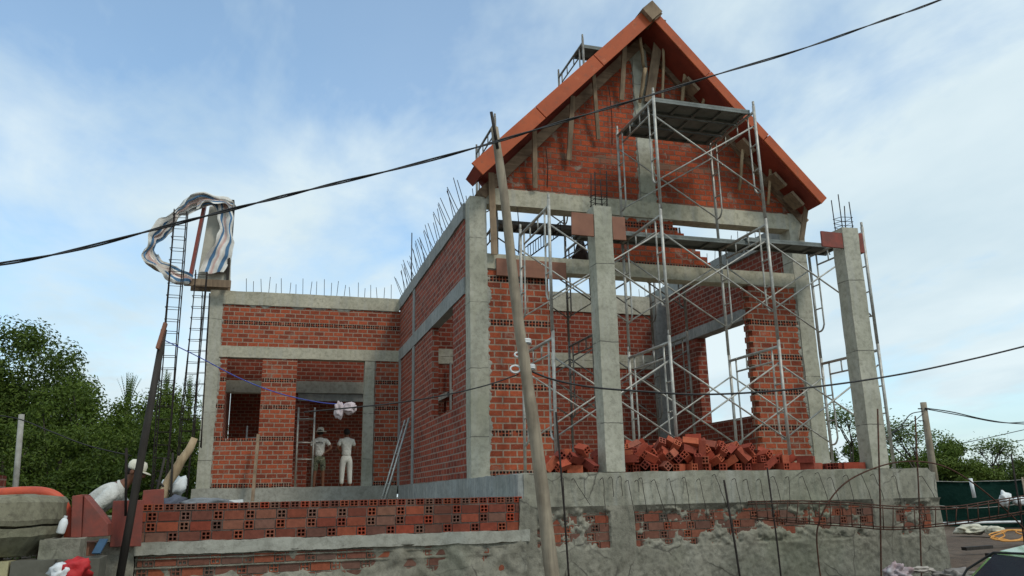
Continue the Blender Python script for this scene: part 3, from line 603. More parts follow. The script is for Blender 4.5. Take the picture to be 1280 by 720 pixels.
PILE=[[4753,8532,1805,70,0,0,998],[4246,8691,1805,325,0,0,946],[4769,8886,1819,842,-528,-58,92],[6001,8721,1805,526,0,0,-851],[4496,8761,1805,879,0,0,476],[4492,8409,1805,338,0,0,-941],[4242,8537,1860,357,-372,-134,847],[4294,9024,1805,456,-456,541,-541],[3966,8578,1805,932,0,0,363],[6201,8445,1887,0,376,927,0],[4133,8986,1805,0,-445,896,0],[4312,8413,1822,255,639,-674,-269],[6115,8361,1854,0,707,0,-707],[5088,8845,1805,989,0,0,-148],[4933,8598,1805,705,705,59,59],[4746,8654,1805,179,0,0,-984],[5384,8497,1805,713,0,0,-701],[4906,8733,1805,712,0,0,703],[6219,8460,1805,670,-670,225,-225],[4374,8939,1805,854,0,0,520],[6110,8956,1805,1000,0,0,21],[4712,9029,1805,718,0,0,696],[4173,8419,1805,825,0,0,565],[5541,8421,1805,0,-505,-863,0],[5275,9077,1805,0,11,1000,0],[3619,8864,1805,523,-523,476,-476],[4870,8453,1805,0,446,-895,0],[6309,8838,1805,136,136,-694,-694],[5122,8597,1805,894,0,0,447],[5271,8493,1805,753,0,0,658],[4823,8998,1850,260,-262,83,-926],[5984,8361,1805,0,0,-707,707],[3989,8883,1805,678,-678,201,-201],[4325,8802,1805,219,219,672,672],[5232,8361,1854,500,500,500,-499],[6505,9056,1805,996,0,0,-86],[4730,8408,1863,653,83,-702,-272],[4246,8990,1887,101,0,0,-995],[5069,8670,1852,659,-480,-110,569],[4487,8940,1860,82,886,172,-422],[3830,8567,1805,510,510,-490,-490],[5146,8365,1854,471,527,-471,527],[5868,8929,1805,758,0,0,652],[4574,9068,1805,999,0,0,48],[4574,8600,1805,0,-763,647,0],[3691,8965,1861,271,363,-607,653],[5536,8673,1805,129,129,-695,-695],[5249,8907,1805,520,520,480,480],[4631,8421,1805,765,0,0,-644],[5633,8622,1805,694,-694,-136,136],[4024,8504,1805,906,0,0,423],[3660,9077,1805,707,707,0,0],[4721,8789,1869,438,634,-310,-557],[4597,8423,1926,814,-395,-40,425],[5495,8542,1887,765,0,0,-644],[5407,8773,1805,650,650,-279,-279],[4546,8816,1887,764,0,0,-645],[3813,8768,1861,400,-404,-797,-203],[4418,8585,1805,658,658,260,260],[4713,9029,1900,125,351,-926,-52],[3729,8849,1849,683,665,241,-185],[4975,8933,1858,63,-695,130,704],[3925,8826,1805,678,-678,201,-201],[7854,9983,1805,707,-707,-21,21],[4374,9065,1933,578,502,407,-498],[4985,9077,1862,872,1,-490,1],[4220,8876,1869,98,-213,809,539],[5737,8786,1805,0,-925,-379,0],[4729,8560,1889,990,-53,15,132],[3986,9077,1805,7,7,707,707],[4778,8361,2002,0,206,-2,978],[5872,8661,1805,620,620,-340,-340],[4368,8471,1907,345,136,-850,375],[4573,8991,1868,254,-301,-762,-514],[3884,8523,1887,363,0,0,932],[5648,8642,1887,0,78,-997,0],[5323,8635,1868,501,-459,-20,-733],[4753,8577,1969,54,992,114,-14],[4833,8443,1887,400,400,-583,-583],[5877,9073,1850,667,-680,195,236],[3959,8991,1872,444,-874,196,0],[5650,8953,1805,102,0,0,-995],[6120,9060,1805,0,-45,999,0],[4498,8429,1904,793,-308,-190,490],[4949,8361,1958,279,0,960,0],[5330,7876,1805,116,0,0,-993],[4644,12010,1805,248,0,0,969],[5957,7668,1805,155,0,0,988],[4863,9040,1931,32,-358,-665,-655],[5113,9005,1805,998,0,0,-57],[5003,7140,1805,700,700,-98,-98],[5535,9072,1805,0,999,38,0],[5077,8961,1908,259,724,197,608],[6443,8619,1805,0,-64,-998,0],[5688,9052,1860,52,-763,-62,-641],[6129,8572,1805,647,647,284,284],[4102,8715,1805,0,875,484,0],[5774,9025,1805,458,458,539,539],[7191,6772,1805,357,357,610,610],[4413,8418,1956,314,238,-209,-895],[4399,8647,1887,0,902,432,0],[3908,8636,1887,628,628,-325,-325],[4844,8876,1916,133,694,-572,-417],[4266,10720,1805,0,614,789,0],[4366,8748,1939,474,-442,186,-739],[4194,8800,1930,134,967,4,-215],[4037,9079,1937,719,0,695,0],[5026,7830,1805,0,-977,214,0],[5326,8404,1936,389,277,-438,762],[3877,8534,1969,945,0,0,-326],[5158,9065,1900,13,21,519,-854],[5062,8418,1805,620,-621,-339,339],[3884,8411,1908,361,0,0,932],[4998,8934,1988,552,-617,386,-407],[5859,8939,1887,0,724,-690,0],[6001,8443,1805,707,707,0,0],[3624,8647,1857,313,-673,-216,634],[5831,8744,1922,133,455,751,-461],[5465,8906,1805,0,395,-919,0],[5258,8756,1848,698,-627,-343,-44],[4115,8946,1929,337,-743,448,-365],[4932,8561,1928,297,-80,698,647],[4270,8717,1944,680,561,329,-338],[5213,8879,1887,994,0,0,-108],[5674,8361,1854,663,663,245,-245],[4465,8858,1980,94,158,948,261],[4080,8426,1853,491,-115,352,-788],[5963,8941,1805,665,0,0,-747],[5624,8825,1838,185,197,-402,-875],[4533,8578,1887,232,232,668,668],[4125,8401,1926,830,-508,39,228],[5135,8705,1901,181,-738,-570,312],[5002,8477,1883,649,-490,163,-559],[5355,8697,1921,497,-681,93,530],[4347,8988,1982,312,265,-572,711],[4803,8895,2007,226,405,72,-883],[6359,8516,1805,1000,0,0,16],[4886,9042,2014,744,-590,49,310],[5199,8487,1876,621,681,-387,4],[4249,8559,1969,415,-794,-370,243],[5361,8918,1869,720,-7,-253,-646],[4294,8361,1985,645,-645,-290,-290],[5700,8525,1855,656,664,-253,255],[3674,8734,1900,173,-114,-535,819],[4702,8642,1891,6,-115,992,-48],[5082,8461,1947,533,-432,-3,727],[3823,9029,1805,502,502,-498,-498],[4233,9072,1936,450,546,-450,546],[5000,8728,1863,590,-502,-71,628],[4143,8656,1886,666,456,114,579],[4120,8715,1990,364,153,580,-713],[5952,8767,1880,231,173,955,-68],[4346,7879,1805,85,-85,702,-702],[4449,8697,1981,591,-405,394,-576],[4606,8975,1988,420,-499,752,-93],[5287,8942,1954,684,-228,-145,-678],[4653,8366,2054,599,621,-375,339],[4010,8774,1914,897,-352,191,185],[4822,8455,2020,383,574,414,-594],[6248,8645,1805,856,0,0,-517],[4918,8840,1945,483,428,83,759],[4651,8473,2008,645,-749,12,154],[4722,9015,1982,106,-637,-759,84],[5497,8752,1892,349,742,-570,-55],[5414,8477,1939,527,745,-407,38],[5385,8422,2014,248,539,766,248],[6114,8727,1805,313,313,-634,-634],[4899,8576,2002,748,102,-249,-606],[3924,8838,1887,950,0,0,311],[5272,8772,1957,151,273,59,-948],[6331,8536,1887,226,226,-670,-670],[5439,8361,1850,0,952,0,305],[4180,8575,1919,484,300,-167,-805],[6117,8866,1843,57,249,15,-967],[4028,8799,2003,737,400,531,121],[4546,8714,1985,489,315,-336,741],[4850,8711,1929,234,-176,-899,325],[6311,8949,1805,704,704,66,66],[4295,9065,2103,213,-110,700,673],[6833,7134,1805,653,653,-270,-270],[4750,8593,2050,66,-11,-54,-996],[4917,10100,1805,0,-736,-677,0],[4247,8871,1993,209,-708,-550,391],[5084,8823,1945,26,-401,591,699],[5191,8955,1982,43,-715,619,-322],[5977,8537,1854,704,-63,-704,-63],[5231,8617,1936,665,-449,-54,594],[5402,9059,1887,0,112,994,0],[4035,8625,1909,187,558,800,117],[4790,6984,1805,591,591,388,388],[3980,8913,1976,133,894,427,40],[4699,9079,2074,4,-991,1,135],[5334,6994,1805,1000,0,0,21],[5330,9052,1994,139,-133,-48,-980],[5166,9079,2043,665,-665,-241,-241],[5039,9018,2088,351,120,-222,-902],[5805,8617,1864,802,24,-398,446],[5191,8747,2006,747,-138,-244,603],[5639,8916,1926,590,-204,157,765],[4640,8773,1938,366,-748,548,-74],[4147,8622,2009,200,321,40,-925],[4146,9020,1983,640,6,262,722],[5210,8481,1998,854,403,-116,307],[4986,8665,1997,387,25,-177,904],[5545,8940,1891,452,425,583,524],[5110,8541,2006,579,-427,0,-694],[4777,8559,2143,139,969,-203,-20],[5853,8414,1805,0,706,-708,0],[5076,8695,2028,485,-433,-91,754],[4329,8848,2029,610,-166,-258,731],[6435,7096,1805,635,-635,-312,312],[6129,9074,1887,1000,0,0,10],[5700,8443,1850,0,951,0,310],[4551,8642,2025,82,455,301,834],[4074,8455,1983,790,-420,-288,-343],[6712,8862,1805,281,281,-649,-649],[3913,7729,1805,0,-778,628,0],[5473,8898,1934,683,381,-565,-262],[4514,8950,2004,17,440,790,-427],[3742,8951,1933,3,885,123,-450],[5596,8154,1805,3,-3,707,-707],[3116,10566,1805,816,0,0,578],[5768,8973,1941,922,-50,-338,180],[4967,8903,2138,410,17,-647,643],[4503,8507,2029,445,579,-683,27],[5119,8957,2091,350,354,-30,-867],[5914,8615,1887,340,-340,620,-620],[4390,8532,1964,331,-875,157,317],[5752,8596,1973,256,-158,-864,403],[5777,8130,1805,1000,0,0,7],[4430,10428,1805,0,-634,-773,0],[5587,8496,1893,437,-476,-523,556],[6076,8596,1885,940,-109,-207,-250],[3966,8604,1986,290,-411,-575,645],[3846,8959,1930,508,43,-428,746],[5453,8577,1978,693,-715,90,-30],[4362,8609,2067,101,676,641,-351],[5677,8494,1945,674,-343,229,-614],[4692,8481,2094,261,945,-158,-120],[5387,8919,1972,629,-68,174,755],[3658,8763,1981,428,-712,366,-420],[4706,8763,1995,736,-271,272,-558],[4907,8784,2024,751,-452,-479,46],[4149,8870,2071,203,61,889,-405],[3917,9020,1994,383,696,605,49],[4986,8579,2071,184,900,-353,-176],[5298,8595,2038,435,728,-507,-156],[5433,8724,1953,312,474,804,176],[4477,8811,2071,436,-889,-48,-133],[6108,9866,1805,706,706,32,32],[5275,8879,2079,457,-462,-466,600],[5975,7934,1805,0,865,501,0],[7603,10487,1805,548,548,447,447],[4179,8983,2080,105,-140,-821,-543],[5111,8829,2102,629,714,238,194],[6064,8824,1905,83,-944,214,-235],[4675,8702,2066,770,-554,-127,-289],[4728,8792,2086,104,-364,-6,-926],[4893,9021,2105,731,232,180,616],[4517,8579,2087,898,-310,312,-31],[2994,8708,1805,50,0,0,-999],[3260,8534,1805,705,705,-58,-58],[3419,8646,1805,351,-351,-614,614],[3014,8924,1805,225,-225,-670,670],[3104,8592,1805,408,408,-578,-578],[3291,8622,1847,144,-276,42,949],[2963,8797,1857,734,-249,-244,-583],[2991,8535,1859,648,642,-297,283],[3245,8361,1805,707,707,0,0],[3213,8795,1805,375,-375,600,-600],[3081,8416,1840,205,-207,891,-348],[3368,8884,1805,566,-566,-424,424],[2979,8622,1863,851,-14,525,23],[3188,8761,1887,704,-704,-70,70],[3080,9063,1854,213,674,213,-674],[3087,8526,1949,668,253,248,654],[3122,8657,1889,9,2,-1000,29],[3443,8833,1862,640,300,150,691],[3186,8560,1938,515,505,-495,485],[3327,8361,1899,68,0,998,0],[3423,8455,1843,810,135,205,-532],[3382,8570,1938,466,743,390,-281],[3328,8437,2016,736,-302,335,-505],[3253,8467,1921,149,-167,326,-919],[6744,8732,1805,592,-592,-387,387],[6830,8606,1805,704,704,67,67],[6839,8444,1805,154,0,0,988],[6983,8502,1805,993,0,0,-122],[6954,8711,1805,20,20,707,707]]
N=NT('heap brick'); oi=N.n('ShaderNodeObjectInfo').outputs['Random']; cc=N.ramp(oi,[(0,(.30,.05,.027)),(.3,(.38,.075,.036)),(.55,(.21,.04,.026)),(.8,(.45,.11,.05)),(.9,(.30,.10,.065)),(1,(.34,.06,.032))])
g=N.noise(22,5,.65); cc=N.mix(N.ramp(g,[(.35,.6),(.6,0)]),cc,N.mix(1.0,cc,(.6,.58,.6),'MULTIPLY')); M['heap']=N.out(cc,N.bump(g,.3,.003),.85)
bk=None
for v in PILE:
    if v[1]<8380 or v[1]>9420 or v[0]<2820 or v[0]>7040 or v[1]>9300 or 3530<v[0]<3600: continue
    if bk is None:
        bk=solo('loose_brick',brick_mesh(),M['heap'],'loose red hollow brick tipped in the heap on the plinth','brick','loose bricks heaped on the plinth edge'); o=bk
    else: o=bk.copy(); COL.objects.link(o)
    o.location=(v[0]/1000,v[1]/1000,v[2]/1000); o.rotation_mode='QUATERNION'; q=Quaternion(v[3:]); q.normalize(); o.rotation_quaternion=q
    o['label']='loose red hollow brick lying in the long heap right of the left porch column' if v[0]>3600 else 'loose red hollow brick in the small pile left of the left porch column'
# ------------------------------------------------------------------ scaffolding
def frame_mesh():
    b=bmnew(); W=1.22; H=1.7; r=.0215; q=.0135
    tube(b,[(0,0,0),(0,0,H)],r,8); tube(b,[(0,W,0),(0,W,H)],r,8)
    for y in (0,W): tube(b,[(0,y,H-.02),(0,y,H+.07)],.017,7)
    tube(b,[(0,0,H-.09),(0,W,H-.09)],.0205,8)
    tube(b,[(0,.17,H-.27),(0,W-.17,H-.27)],q,6)
    for y,s in ((0,1),(W,-1)):
        tube(b,spline([(0,y+s*.17,H-.09),(0,y+s*.17,.62),(0,y+s*.16,.48),(0,y+s*.10,.41),(0,y,.40)],4),q,6)
        for z in (.75,1.12): tube(b,[(0,y,z),(0,y+s*.17,z)],q*.8,6)
    for y in (.45,.78): tube(b,[(0,y,H-.09),(0,y,H-.27)],q*.8,5)
    return b
def brace_mesh(dx=1.59):
    b=bmnew()
    tube(b,[(0,0,.42),(dx,0,1.40)],.0115,6); tube(b,[(0,.024,1.40),(dx,.024,.42)],.0115,6); return b
def copyto(src,parent,loc,first=[]):
    o=src.copy(); COL.objects.link(o); o.parent=parent; o.location=loc; return o
scA=thing('scaffold','silver tube scaffold standing on the porch plinth before the open house front','scaffold',(4.8,9.0,GZ))
fm=lpart('frame',frame_mesh(),M['steel'],scA); bm_=lpart('cross_brace',brace_mesh(),M['steel'],scA)
XS=[3.22,4.80,6.39,7.98]; usedf=usedb=False
random.seed(2)
def putf(x,y,z,root,src,state={}):
    loc=(x-root.location.x,y-root.location.y,z-root.location.z)
    if src.name not in state: state[src.name]=1; src.location=loc; o=src
    else: o=src.copy(); COL.objects.link(o); o.location=loc
    o.rotation_euler=(0,random.uniform(-.006,.006),0); return o
for i,x in enumerate(XS):
    for l in range(3 if i in (1,2) else 2): putf(x,9.0,GZ+1.7*l,scA,fm)
for i in range(3):
    for l in range(3 if i==1 else 2):
        for y in (9.03,10.19): putf(XS[i],y,GZ+1.7*l,scA,bm_)
scB=thing('scaffold','taller dull tube scaffold inside the house rising behind the gable','scaffold',(4.8,11.42,GZ))
fm2=lpart('frame',frame_mesh(),M['darksteel'],scB); bm2=lpart('cross_brace',brace_mesh(),M['darksteel'],scB)
B0=2.36
for i,(x,n) in enumerate(((3.22,3),(4.82,4),(6.41,2),(8.0,0))):
    for l in range(n): putf(x,11.42,B0+1.7*l,scB,fm2)
    if n:
        for y in (11.42,12.64): part('base_jack',tb([(x,y,GZ),(x,y,B0+.02)],.016,6),M['darksteel'],scB)
for i,n in enumerate((3,2)):
    for l in range(n):
        for y in (11.45,12.61): putf((3.22,4.82)[i],y,B0+1.7*l,scB,bm2)
def plank(x0,x1,y0,y1,z,label,mat='deck',tilt=0,group=None):
    b=bmnew(); n=3; w=(y1-y0)
    box(b,x0,x1,y0,y1,z,z+.028)
    for y in (y0,y1-.03): box(b,x0,x1,y+.001,y+.029,z-.035,z-.002)
    for k in range(5): xx=x0+.05+(x1-x0-.14)*k/4; box(b,xx,xx+.04,y0+.031,y1-.031,z-.03,z-.003)
    for xx in (x0+.03,x1-.03):
        for yy in (y0+.05,y1-.05): tube(b,[(xx,yy,z-.02),(xx-.05*(1 if xx<(x0+x1)/2 else -1),yy,z+.02),(xx-.07*(1 if xx<(x0+x1)/2 else -1),yy,z-.03)],.01,5)
    return solo('scaffold_plank',b,M[mat],label,'plank',group)
plank(4.86,6.36,9.06,9.42,6.80,'grey metal deck plank at the front of the topmost scaffold platform','deck')
plank(4.87,6.37,9.45,9.81,6.803,'grey metal deck plank in the middle of the topmost scaffold platform','deck')
plank(4.86,6.35,9.84,10.18,6.80,'grey metal deck plank nearest the gable on the topmost scaffold platform','deck')
plank(4.02,6.80,9.85,10.25,5.10,'long grey plank across the scaffold under the upper beam','deck')
plank(6.62,8.30,9.82,10.22,5.145,'grey plank reaching right from the scaffold to the porch column','deck')
plank(3.28,4.78,11.55,11.95,5.74,'grey plank on the inner scaffold seen through the upper left opening','deck')
plank(4.86,6.0,11.55,11.95,9.10,'plank high on the scaffold behind the left roof slope','deck')
def pt(px,py,Y):
    d=fw+(px-640)/1000*rt+(360-py)/1000*up; k=Y/d.y; return Vector((d.x*k,Y,EYE+d.z*k))
def ptz(px,py,z):
    d=fw+(px-640)/1000*rt+(360-py)/1000*up; k=(z-EYE)/d.z; return Vector((d.x*k,d.y*k,z))
# ------------------------------------------------------------------ timber props under the eaves
props=[((668,163),(669,235),.07,'wood','short board prop low under the left eave'),
((716,120),(711,200),.075,'wood','broad board prop hanging under the left eave beside the second rod'),
((742,93),(748,174),.06,'wood','dark board prop under the left roof slope, foot over the wire'),
((781,53),(777,125),.075,'wood','tapered board prop under the left slope nearest the ridge'),
((827,24),(811,128),.15,'wood','wide weathered plank leaning under the ridge'),
((829,58),(829,135),.045,'palewood','thin barked stick hanging right of the wide ridge plank'),
((800,48),(806,88),.055,'palewood','short pale stick just left of the ridge plank'),
((806,85),(800,128),.06,'palewood','knotty pale stick leaning on the gable post top'),
((858,79),(851,142),.065,'palewood','thick pale stick prop under the right slope, topmost'),
((884,104),(875,146),.055,'palewood','pale stick prop under the right slope behind the platform front'),
((906,131),(902,151),.07,'wood','short timber prop above the top platform on the right'),
((931,162),(924,237),.055,'palewood','long pale stick prop right of the top platform'),
((965,196),(960,256),.05,'palewood','slim pale stick prop low under the right slope'),
((1009,250),(1002,300),.08,'wood','board prop under the right eave end'),
((614,216),(618,318),.09,'wood','dark post wedged between the two left beam ends')]
for (a,c,w,mt,lb) in props:
    A=pt(*a,10.28); Bv=pt(*c,10.47)
    if 'wedged' in lb: A=pt(*a,10.44); Bv=pt(*c,10.46)
    b=bmnew()
    if mt=='palewood':
        ps=[A.lerp(Bv,t)+noise.noise_vector(A+Vector((t*3,w*50,0)))*.02 for t in (0,.25,.5,.75,1)]; tube(b,ps,[w*.5,w*.55,w*.5,w*.46,w*.42],9)
    else: bar(b,A,Bv,w,.028,(0,1,0))
    solo('timber_prop',b,M[mt],lb,'timber prop')
# rope-like pale cloth stuffed on gable post top
# ------------------------------------------------------------------ leaning poles and wires in front
P0=pt(618,160,7.5); P1=pt(691,722,7.2); d=(P1-P0).normalized(); P1=P1+d*1.0
bp=thing('wooden_pole','long grey eucalyptus pole leaning left in front of the house, cables tied to it','pole',P1)
b=bmnew(); n=22; ps=[]; rs_=[]
for i in range(n+1):
    t=i/n; p=P0.lerp(P1,t); p=p+Vector((noise.noise(Vector((t*4,1,0))),noise.noise(Vector((t*4,7,0))),0))*.022; ps.append(p); rs_.append((.041+.032*t)*(1+.07*noise.noise(Vector((t*17,3,3)))))
tube(b,ps,rs_,14); part('pole',b,M['greywood'],bp,True)
T0=pt(614,140,7.42); T1=pt(622,186,7.45); part('lashed_stick',tb([T0,T1],.017,7),M['darkwood'],bp)
def on(px,py): return pt(px,py,7.37)
for py,px in ((430,655),(462,660)):
    c=on(px,py); b=bmnew()
    for k in range(3): tube(b,[c+Vector((.066*math.cos(a),.066*math.sin(a),.014*k+.012*math.sin(a*1.5))) for a in [2*PI*j/18 for j in range(19)]],.009,6)
    part('plastic_tie',b,M['whiteplastic'],bp)
for (px,py,r_) in ((643,462,.05),(646,444,.03)):
    c=on(px,py); part('insulator_loop',tb([c+Vector((r_*math.cos(a),-.03,.7*r_*math.sin(a))) for a in [2*PI*j/16 for j in range(17)]],.010,6),M['whiteplastic'],bp)
    
def wire(name,pts,r,mat,label,cat='cable',k=10,n=6):
    return solo(name,tb(spline(pts,k),r,n),M[mat],label,cat)
# twisted overhead cable
b=bmnew(); cps=[pt(x,y,6.0+.0002*x) for x,y in ((-160,347),(0,330),(100,311),(200,285),(300,259),(400,234),(500,210),(600,183),(700,153),(800,123),(900,92),(1000,62),(1100,27),(1175,0),(1330,-62))]
c_=spline(cps,14)
for ph in (0,PI):
    q=[]
    for i,p in enumerate(c_):
        a=i*.27+ph+.8*math.sin(i*.11); q.append(p+Vector((0,math.cos(a),math.sin(a)))*.0075)
    tube(b,q,.0068,6)
solo('overhead_cable',b,M['cable'],'thick black twisted cable sagging across the whole sky','cable')
wire('service_cable',[pt(x,y,7.36-.0*x) for x,y in ((380,515),(445,509),(500,503),(560,493),(610,481),(648,468))],.007,'cable','thin dark wire from the pole towards the wing doorway')
wire('service_cable',[pt(655,460,7.44)]+[pt(x,y,7.44-.0012*(x-660)) for x,y in ((690,474),(740,484),(800,489),(870,493),(950,490),(1040,481),(1130,467),(1210,450),(1280,433),(1400,402))],.0105,'cable','black wire running from the pole to the right edge')
wire('blue_rope',[pt(x,y,8.6) for x,y in ((199,422),(205,425),(250,447),(300,473),(350,492),(400,503),(440,506))],.0055,'bluewire','blue cord sloping down from the black post to the white bag','rope')
def drag(u,v):
    base=pt(430,512,8.55); a=2*PI*u; p=Vector((math.cos(a)*(.05+.06*v),.05*math.sin(a),-.20*v+.05)); return base+p+noise.noise_vector(Vector((u*3,v*4,2)))*.06
M['ragm']=mat_plain('pinkish thin plastic',(.50,.42,.42),(.38,.30,.31),6,.6,0,.6,.01)
rag=thing('white_rag','crumpled white plastic bag knotted to the blue cord','bag',pt(430,512,8.55))
b=bmnew(); blob(b,pt(424,513,8.55),(.045,.04,.085),4,.3,1.6,seed=3); part('bag_lobe',b,M['ragm'],rag,True)
b=bmnew(); blob(b,pt(437,510,8.53),(.065,.035,.055),4,.3,1.7,seed=8); part('bag_lobe',b,M['ragm'],rag,True)
# black post at the left with board on top
K0=pt(151,715,7.9); K1=pt(205,412,7.9)
kp=thing('leaning_post','black leaning timber post with a brown board nailed to its head','post',(K0.x,K0.y,0))
part('shaft',tb([K0+(K0-K1)*.25,K0.lerp(K1,.5),K1],[.034,.034,.028],10),M['darkwood'],kp)
b=bmnew(); bar(b,pt(197,436,7.84),pt(207,404,7.84),.075,.03); part('head_board',b,M['ply'],kp)
# vertical rebars in the foreground
rb_=[((695,515),(711,735),.010,'dark vertical rebar just right of the leaning pole'),
((959,585),(977,735),.010,'dark vertical rebar standing before the middle of the plinth'),
((905,600),(926,735),.012,'short dark rebar leaning before the plinth, left of the long one'),
((1097,511),(1101,735),.010,'vertical rebar before the right porch column'),
((1144,520),(1151,712),.009,'vertical rebar near the right end of the plinth'),
((1264,568),(1283,700),.010,'leaning dark rebar beside the green shade net')]
for a,c,r_,lb in rb_:
    A=pt(*a,7.86); C=pt(*c,7.80); C=C+(C-A).normalized()*.7
    b=bmnew(); tube(b,[A,A.lerp(C,.4)+Vector((.012,0,0)),A.lerp(C,.7)+Vector((.008,0,0)),C],r_,6)
    solo('rebar',b,M['rust' if 'right' in lb and 'pole' not in lb else 'darkrust'],lb,'rebar')
wire('bent_rebar',[pt(x,y,7.8) for x,y in ((1028,735),(1023,700),(1022,660),(1038,624),(1065,598),(1110,580),(1150,577),(1185,585),(1222,608),(1260,640),(1290,672))],.0085,'rust','long rusty rebar bent into an arch over the plinth','rebar',8)
# lying rebar cage in front of the plinth
cg=thing('rebar_cage','rusty beam cage of rebar hanging horizontally before the plinth','rebar cage',pt(1060,640,7.8))
top=[(935,630),(1000,629),(1060,631),(1120,636),(1190,636),(1240,629),(1310,618)]; bot=[(938,645),(1000,651),(1060,655),(1120,659),(1190,653),(1240,646),(1310,634)]
for Y0,dy in ((7.72,0),(7.86,3)):
    part('long_bar',tb(spline([pt(x,y-dy,Y0) for x,y in top],6),.008,6),M['rust'],cg)
    part('long_bar',tb(spline([pt(x,y+dy,Y0) for x,y in bot],6),.008,6),M['rust'],cg)
tp=spline([Vector((x,y,0)) for x,y in top],8); bt=spline([Vector((x,y,0)) for x,y in bot],8)
def yat(L,x):
    for a,c in zip(L,L[1:]):
        if a.x<=x<=c.x: return a.y+(c.y-a.y)*(x-a.x)/(c.x-a.x+1e-9)
    return L[-1].y
random.seed(6)
for k in range(26):
    x=945+k*13.2; j=random.uniform(-2.5,2.5); a,c=yat(tp,x),yat(bt,x+j)
    part('stirrup',tb([pt(x,a,7.70),pt(x+j,c,7.70),pt(x+j,c+3,7.88),pt(x,a-3,7.88),pt(x,a,7.70)],.0055,5),M['rust'],cg)
# standing column cages at the left, tilted
def cage(label,T,Bt,w,dep,n,group=None):
    t=thing('rebar_cage',label,'rebar cage',Bt,group); d=(T-Bt); 
    cor=[(-w/2,0),(w/2,0),(w/2,dep),(-w/2,dep)]
    for i,(a,c) in enumerate(cor):
        o_=Vector((a,c,0)); ps=[Bt+o_*(1+.1*math.sin(i))+d*s+noise.noise_vector(Vector((s*2,i,w)))*.03 for s in (0,.3,.6,.85,1)]
        part('long_bar',tb(spline(ps,3),.0085,6),M['darkrust'],t)
    for k in range(n):
        s=(k+.6)/n; c0=Bt+d*s; e=.02
        ps=[c0+Vector((a*1.12,c,0))+noise.noise_vector(Vector((s*9,a*9,c)))*.012 for a,c in cor]; ps.append(ps[0])
        part('stirrup',tb(ps,.005,5),M['darkrust'],t)
cage('tall leaning rebar column cage rising past the cable at the left',pt(225,262,12.5),pt(196,632,12.5),.17,.17,24)
cage('rebar column cage close beside the wing corner, in front of the trees',pt(251,338,14.2),pt(225,622,14.2),.17,.15,20)
cage('thin rebar column cage hard against the wing corner column',pt(257,365,15.6),pt(246,560,15.6),.12,.12,14)
# cage lying on the inner scaffold, seen through the upper left opening
t=thing('rebar_cage','short rebar cage lying slanted inside the upper left opening','rebar cage',pt(672,318,11.3))
A=pt(660,322,11.1);C=pt(704,290,11.5)
for o_ in (Vector((0,0,0)),Vector((0,.12,0)),Vector((0,0,.2)),Vector((0,.12,.2))): part('long_bar',tb([A+o_,C+o_],.008,5),M['darkrust'],t)
for k in range(7):
    c0=A.lerp(C,(k+.5)/7); part('stirrup',tb([c0,c0+Vector((0,.12,0)),c0+Vector((0,.12,.2)),c0+Vector((0,0,.2)),c0],.006,5),M['darkrust'],t)
# dark pointed sheet hung behind the left porch column
c0=pt(727,297,12.2); 
def sh(u,v): 
    s=(u-.5)*2; p=c0+Vector((s*(.03+.2*v),.05*math.cos(s*7)*v+.1*v,-.52*v)); return p+noise.noise_vector(p*4)*.03
solo('hanging_sheet',cloth(sh,14,10,.006),mat_plain('dusty grey sheet',(.14,.11,.10),(.07,.055,.05),6,.9,0,.4,.01),'dusty grey sheet draped to a point behind the left porch column','sheet')
# ladder against the side wall
ld=thing('ladder','thin metal ladder leaning on the side wall by the inner corner','ladder',(2.0,15.7,.8))
ya,yb=15.15,15.6
for y in (ya,yb): part('rail',tb([(1.86,y-.15,.8),(2.50,y,2.98)],.022,7),mat_plain('bright steel',(.5,.5,.46),(.35,.34,.3),9,.4,.6) if y==ya else bpy.data.materials['bright steel'],ld)
for k in range(8):
    s=(k+.6)/8; x=1.86+.64*s; z=.8+2.18*s; part('rung',tb([(x,ya-.15*(1-s),z),(x,yb-.15*(1-s),z)],.012,6),bpy.data.materials['bright steel'],ld)
b=bmnew(); bar(b,pt(323,543,16.62),pt(315,632,16.2),.06,.04); solo('timber_stick',b,M['wood'],'slim timber stick leaning on the wing wall below the window','timber stick')
# trestle frames inside the wing
for i,(x,lb) in enumerate(((-.35,'grey trestle frame seen through the wing window'),(.68,'grey trestle frame left of the workers in the doorway'))):
    t=thing('trestle_frame',lb,'trestle',(x,18.0,GZ)); z1=3.05 if i==0 else 3.45
    for xx in (x-.12,x+.22): part('post',tb([(xx,17.9,GZ),(xx,17.9,z1)],.02,6),M['steel'],t)
    for z in (z1-.25,z1-.75,z1-1.1): part('rung',tb([(x-.12,17.9,z),(x+.22,17.9,z)],.015,6),M['steel'],t)
# ------------------------------------------------------------------ formwork box and tarpaulin on the wing corner
fb=thing('column_formwork','timber box form on top of the wing corner column, open at the left','formwork',(-1.2,16.9,5.7))
WYF=16.75
def fpx(px,py,dy=0): return pt(px,py,WYF+dy)
b=bmnew(); bar(b,fpx(237,352),fpx(256,256),.06,.22,(0,1,0)); part('side_board',b,M['redboard'],fb)
b=bmnew(); _q=[fpx(*p_) for p_ in ((246,352),(262,258),(290,254),(288,352))]; _A=[b.verts.new(p_) for p_ in _q]; _B=[b.verts.new(p_+Vector((0,.03,0))) for p_ in _q]; b.faces.new(_A); b.faces.new(_B[::-1]); [b.faces.new((_A[i],_B[i],_B[(i+1)%4],_A[(i+1)%4])) for i in range(4)]; bmesh.ops.recalc_face_normals(b,faces=b.faces); part('front_board',b,mat_plain('pale form face',(.52,.49,.40),(.40,.38,.31),4,.85,0,.4,.01),fb)
b=bmnew(); box(b,-1.02,-.97,WYF-.1,WYF+.28,5.8,7.6); part('side_board',b,M['darkwood'],fb)
